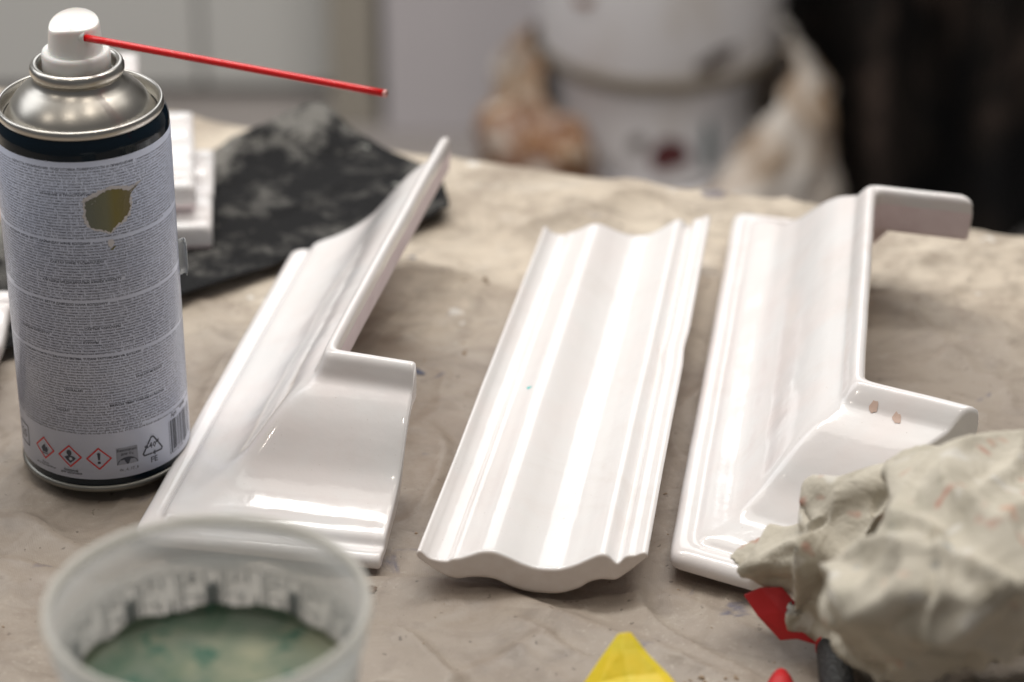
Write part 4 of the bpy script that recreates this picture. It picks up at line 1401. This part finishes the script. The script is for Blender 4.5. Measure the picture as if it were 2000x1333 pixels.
bw = MB("stained_white_plastic", (0.66, 0.66, 0.69), 0.35)
bc = bw.mix(bw.math('MULTIPLY', bw.grey(bw.noise(9, 4, 0.6, 0.6), 0.52, 0.72), 0.6), (0.84, 0.83, 0.85), (0.62, 0.56, 0.49))
bw.color(bc)
dirty = MB("dirty_plastic_film", (0.45, 0.41, 0.36), 0.45)
dn = dirty.noise(11, 5, 0.6, 1.0)
dc = dirty.ramp(dn, [(0.30, (0.74, 0.71, 0.68)), (0.47, (0.58, 0.52, 0.46)), (0.58, (0.30, 0.20, 0.12)), (0.68, (0.45, 0.42, 0.38)), (0.78, (0.16, 0.06, 0.05))])
sx2 = dirty.N.new('ShaderNodeSeparateXYZ')
dirty.link(dirty.tc.outputs['Object'], sx2.inputs[0])
lft = dirty.math('MULTIPLY', dirty.grey(sx2.outputs[0], -0.02, -0.12), dirty.grey(dirty.noise(16, 4, 0.6, off=(3, 3, 0)), 0.38, 0.56))
dc = dirty.mix(dirty.math('MULTIPLY', lft, 0.85), dc, (0.20, 0.095, 0.035))
dirty.color(dc)

BX, BY = 0.137, 1.52


def stain(parent, cx, cz, w, h, r, mat, name, tilt=0.0, n=26, seed=0):
    rnd = random.Random(seed)
    V = []
    pts = [(0, 0)]
    for k in range(n):
        a = 2 * math.pi * k / n
        q = 1 + rnd.uniform(-0.16, 0.16)
        x, z = w * q * math.cos(a), h * q * math.sin(a)
        pts.append((x * math.cos(tilt) - z * math.sin(tilt), x * math.sin(tilt) + z * math.cos(tilt)))
    for x, z in pts:
        a = -math.pi / 2 + (cx + x) / r
        rr = r + 0.0012
        V.append((rr * math.cos(a), rr * math.sin(a), cz + z))
    F = [(0, k + 1, (k + 1) % n + 1) for k in range(n)]
    return mesh(name, V, F, mat, parent)


bz = -0.476
bk = empty("white_bucket", (BX, BY, bz))
tag(bk, "upper white plastic bucket with a brown smear, standing in the dirty bucket", "bucket")
lathe("bucket_wall", [(0, 0.5), (104, 0.5), (109, 2), (111, 8), (119, 150), (128, 320), (131, 322), (131, 330), (126, 330), (117, 150), (108, 10), (0, 6)], 96, bw.m, bk)
brn = MB("brown_smear", (0.10, 0.075, 0.06), 0.5).m
mar = MB("maroon_smear", (0.09, 0.016, 0.018), 0.45).m
rust = MB("rust_stain", (0.22, 0.09, 0.035), 0.6).m
teal = MB("teal_smear", (0.06, 0.12, 0.13), 0.5).m
lathe("seam_shade_ring", [(104, -0.6), (110.2, 1.0), (112.0, 8.0), (112.6, 15.0), (112.0, 15.4)], 96, MB("seam_shade_brown", (0.24, 0.20, 0.15), 0.8).m, bk)  # added brown band, puts the dark seam shadow into the colour
stain(bk, 0.050, 0.032, 0.022, 0.0085, 0.1135, brn, "smear", 0.35, seed=1)
stain(bk, -0.078, 0.085, 0.010, 0.005, 0.117, rust, "smear", 0.2, seed=2)
bk2 = empty("dirty_bucket", (BX - 0.004, BY - 0.005, FZ + 0.17))
tag(bk2, "lower dirty white pail with maroon and teal smears under the upper bucket", "bucket")
lathe("bucket_wall", [(0, 0.5), (88, 0.5), (92, 4), (95, 40), (97, 92), (99, 96), (99, 101), (95, 102), (93, 96), (90, 40), (86, 6), (0, 5)], 96, bw.m, bk2)
stain(bk2, 0.012, 0.040, 0.020, 0.015, 0.0965, mar, "smear", 0.3, seed=4)
stain(bk2, 0.050, 0.045, 0.005, 0.026, 0.0970, teal, "smear", 0.0, seed=6)
stain(bk2, -0.018, 0.052, 0.009, 0.007, 0.0970, brn, "smear", 0.3, seed=7)
tub = empty("white_tub", (BX + 0.012, BY, FZ))
tag(tub, "wide whitish tub at the bottom carrying the two stained buckets", "tub")
lathe("tub_wall", [(0, 1), (118, 1), (122, 5), (126, 110), (128, 150), (131, 154), (131, 162), (126, 164), (110, 166), (0, 167)], 96, bw.m, tub)


def bag_noise(q):
    r1 = 1 - abs(fbm(q.x * 14, q.y * 14, q.z * 10, 3)) * 3
    return r1


V, F = [], []
n, kz = 150, 40
for j in range(kz + 1):
    t = j / kz
    for i in range(n):
        a = 2 * math.pi * i / n
        front = max(0, -math.sin(a + 0.10))
        z = 0.02 + 0.262 * t - 0.120 * front ** 2.4 * t
        bul = math.sin(math.pi * min(1, 0.25 + 0.75 * t)) * 0.018
        r_ = 0.150 + bul + 0.016 * noise.noise(Vector((math.cos(a) * 4, math.sin(a) * 4, z * 14))) + 0.009 * noise.noise(Vector((math.cos(a) * 10, math.sin(a) * 10, z * 34)))
        if t > 0.8: r_ -= 0.026 * ((t - 0.8) / 0.2) ** 2
        V.append((r_ * math.cos(a), r_ * math.sin(a), z))
for j in range(kz):
    for i in range(n):
        k = (i + 1) % n
        F.append((j * n + i, j * n + k, (j + 1) * n + k, (j + 1) * n + i))
fb = mesh("plastic_film_wrap", V, F, dirty.m)
fb.location = (BX + 0.004, BY, FZ)
fs = fb.modifiers.new("thick", 'SOLIDIFY'); fs.thickness = 0.002
tag(fb, "crumpled dirty film gathered around the stacked white buckets", "film")

rb = lumps("stained_rag", [(0.030, 1.40, -0.545, 0.030, 0.04, 0.045, 0, 20), (0.022, 1.39, -0.60, 0.040, 0.04, 0.05, 0, -15), (0.005, 1.42, -0.525, 0.030, 0.03, 0.018, 0, 30), (0.015, 1.40, -0.68, 0.04, 0.04, 0.08, 0, 0)],
           0.006, MB("x", (1, 1, 1)).m, 0.016, bag_noise, -0.74)
for v in rb.data.vertices:
    pass
rgm = MB("rust_stained_rag_fabric", (0.4, 0.3, 0.2), 0.8)
rgm.color(rgm.ramp(rgm.noise(24, 5, 0.65, 0.5), [(0.36, (0.66, 0.61, 0.54)), (0.44, (0.32, 0.18, 0.08)), (0.50, (0.13, 0.045, 0.016)), (0.56, (0.24, 0.13, 0.08)), (0.66, (0.48, 0.42, 0.36))]))
rb.data.materials.clear(); rb.data.materials.append(rgm.m)
tag(rb, "rust-brown stained rag bunched at the left side of the white buckets", "rag")

# dark coat hanging at the right
dk_ = MB("black_coat_cloth", (0.010, 0.009, 0.009), 0.85, spec=0.2)
dk_.color(dk_.ramp(dk_.noise(7, 5, 0.65, 0.6), [(0.42, (0.007, 0.007, 0.008)), (0.54, (0.020, 0.016, 0.014)), (0.64, (0.085, 0.060, 0.050))]))
V, F = [], []
nx, nz = 160, 60
for j in range(nz + 1):
    for i in range(nx + 1):
        s, t = i / nx, j / nz
        x = 0.262 + 0.020 * math.sin(t * 5) * 0.5 + s * 0.75
        z = FZ + 0.02 + t * 1.55
        y = 1.62 + 0.060 * math.sin(s * 38 + 2.2 * math.sin(t * 3)) * (0.6 + 0.4 * math.sin(s * 9)) + 0.03 * noise.noise(Vector((s * 8, t * 5, 0))) + 0.012 * noise.noise(Vector((s * 30, t * 12, 4)))
        V.append((x, y, z))
F = [(j * (nx + 1) + i, j * (nx + 1) + i + 1, (j + 1) * (nx + 1) + i + 1, (j + 1) * (nx + 1) + i) for j in range(nz) for i in range(nx)]
co_ = mesh("black_curtain", V, F, dk_.m)
fs = co_.modifiers.new("thick", 'SOLIDIFY'); fs.thickness = 0.004
tag(co_, "black hanging fabric with soft folds filling the background at the right", "curtain")
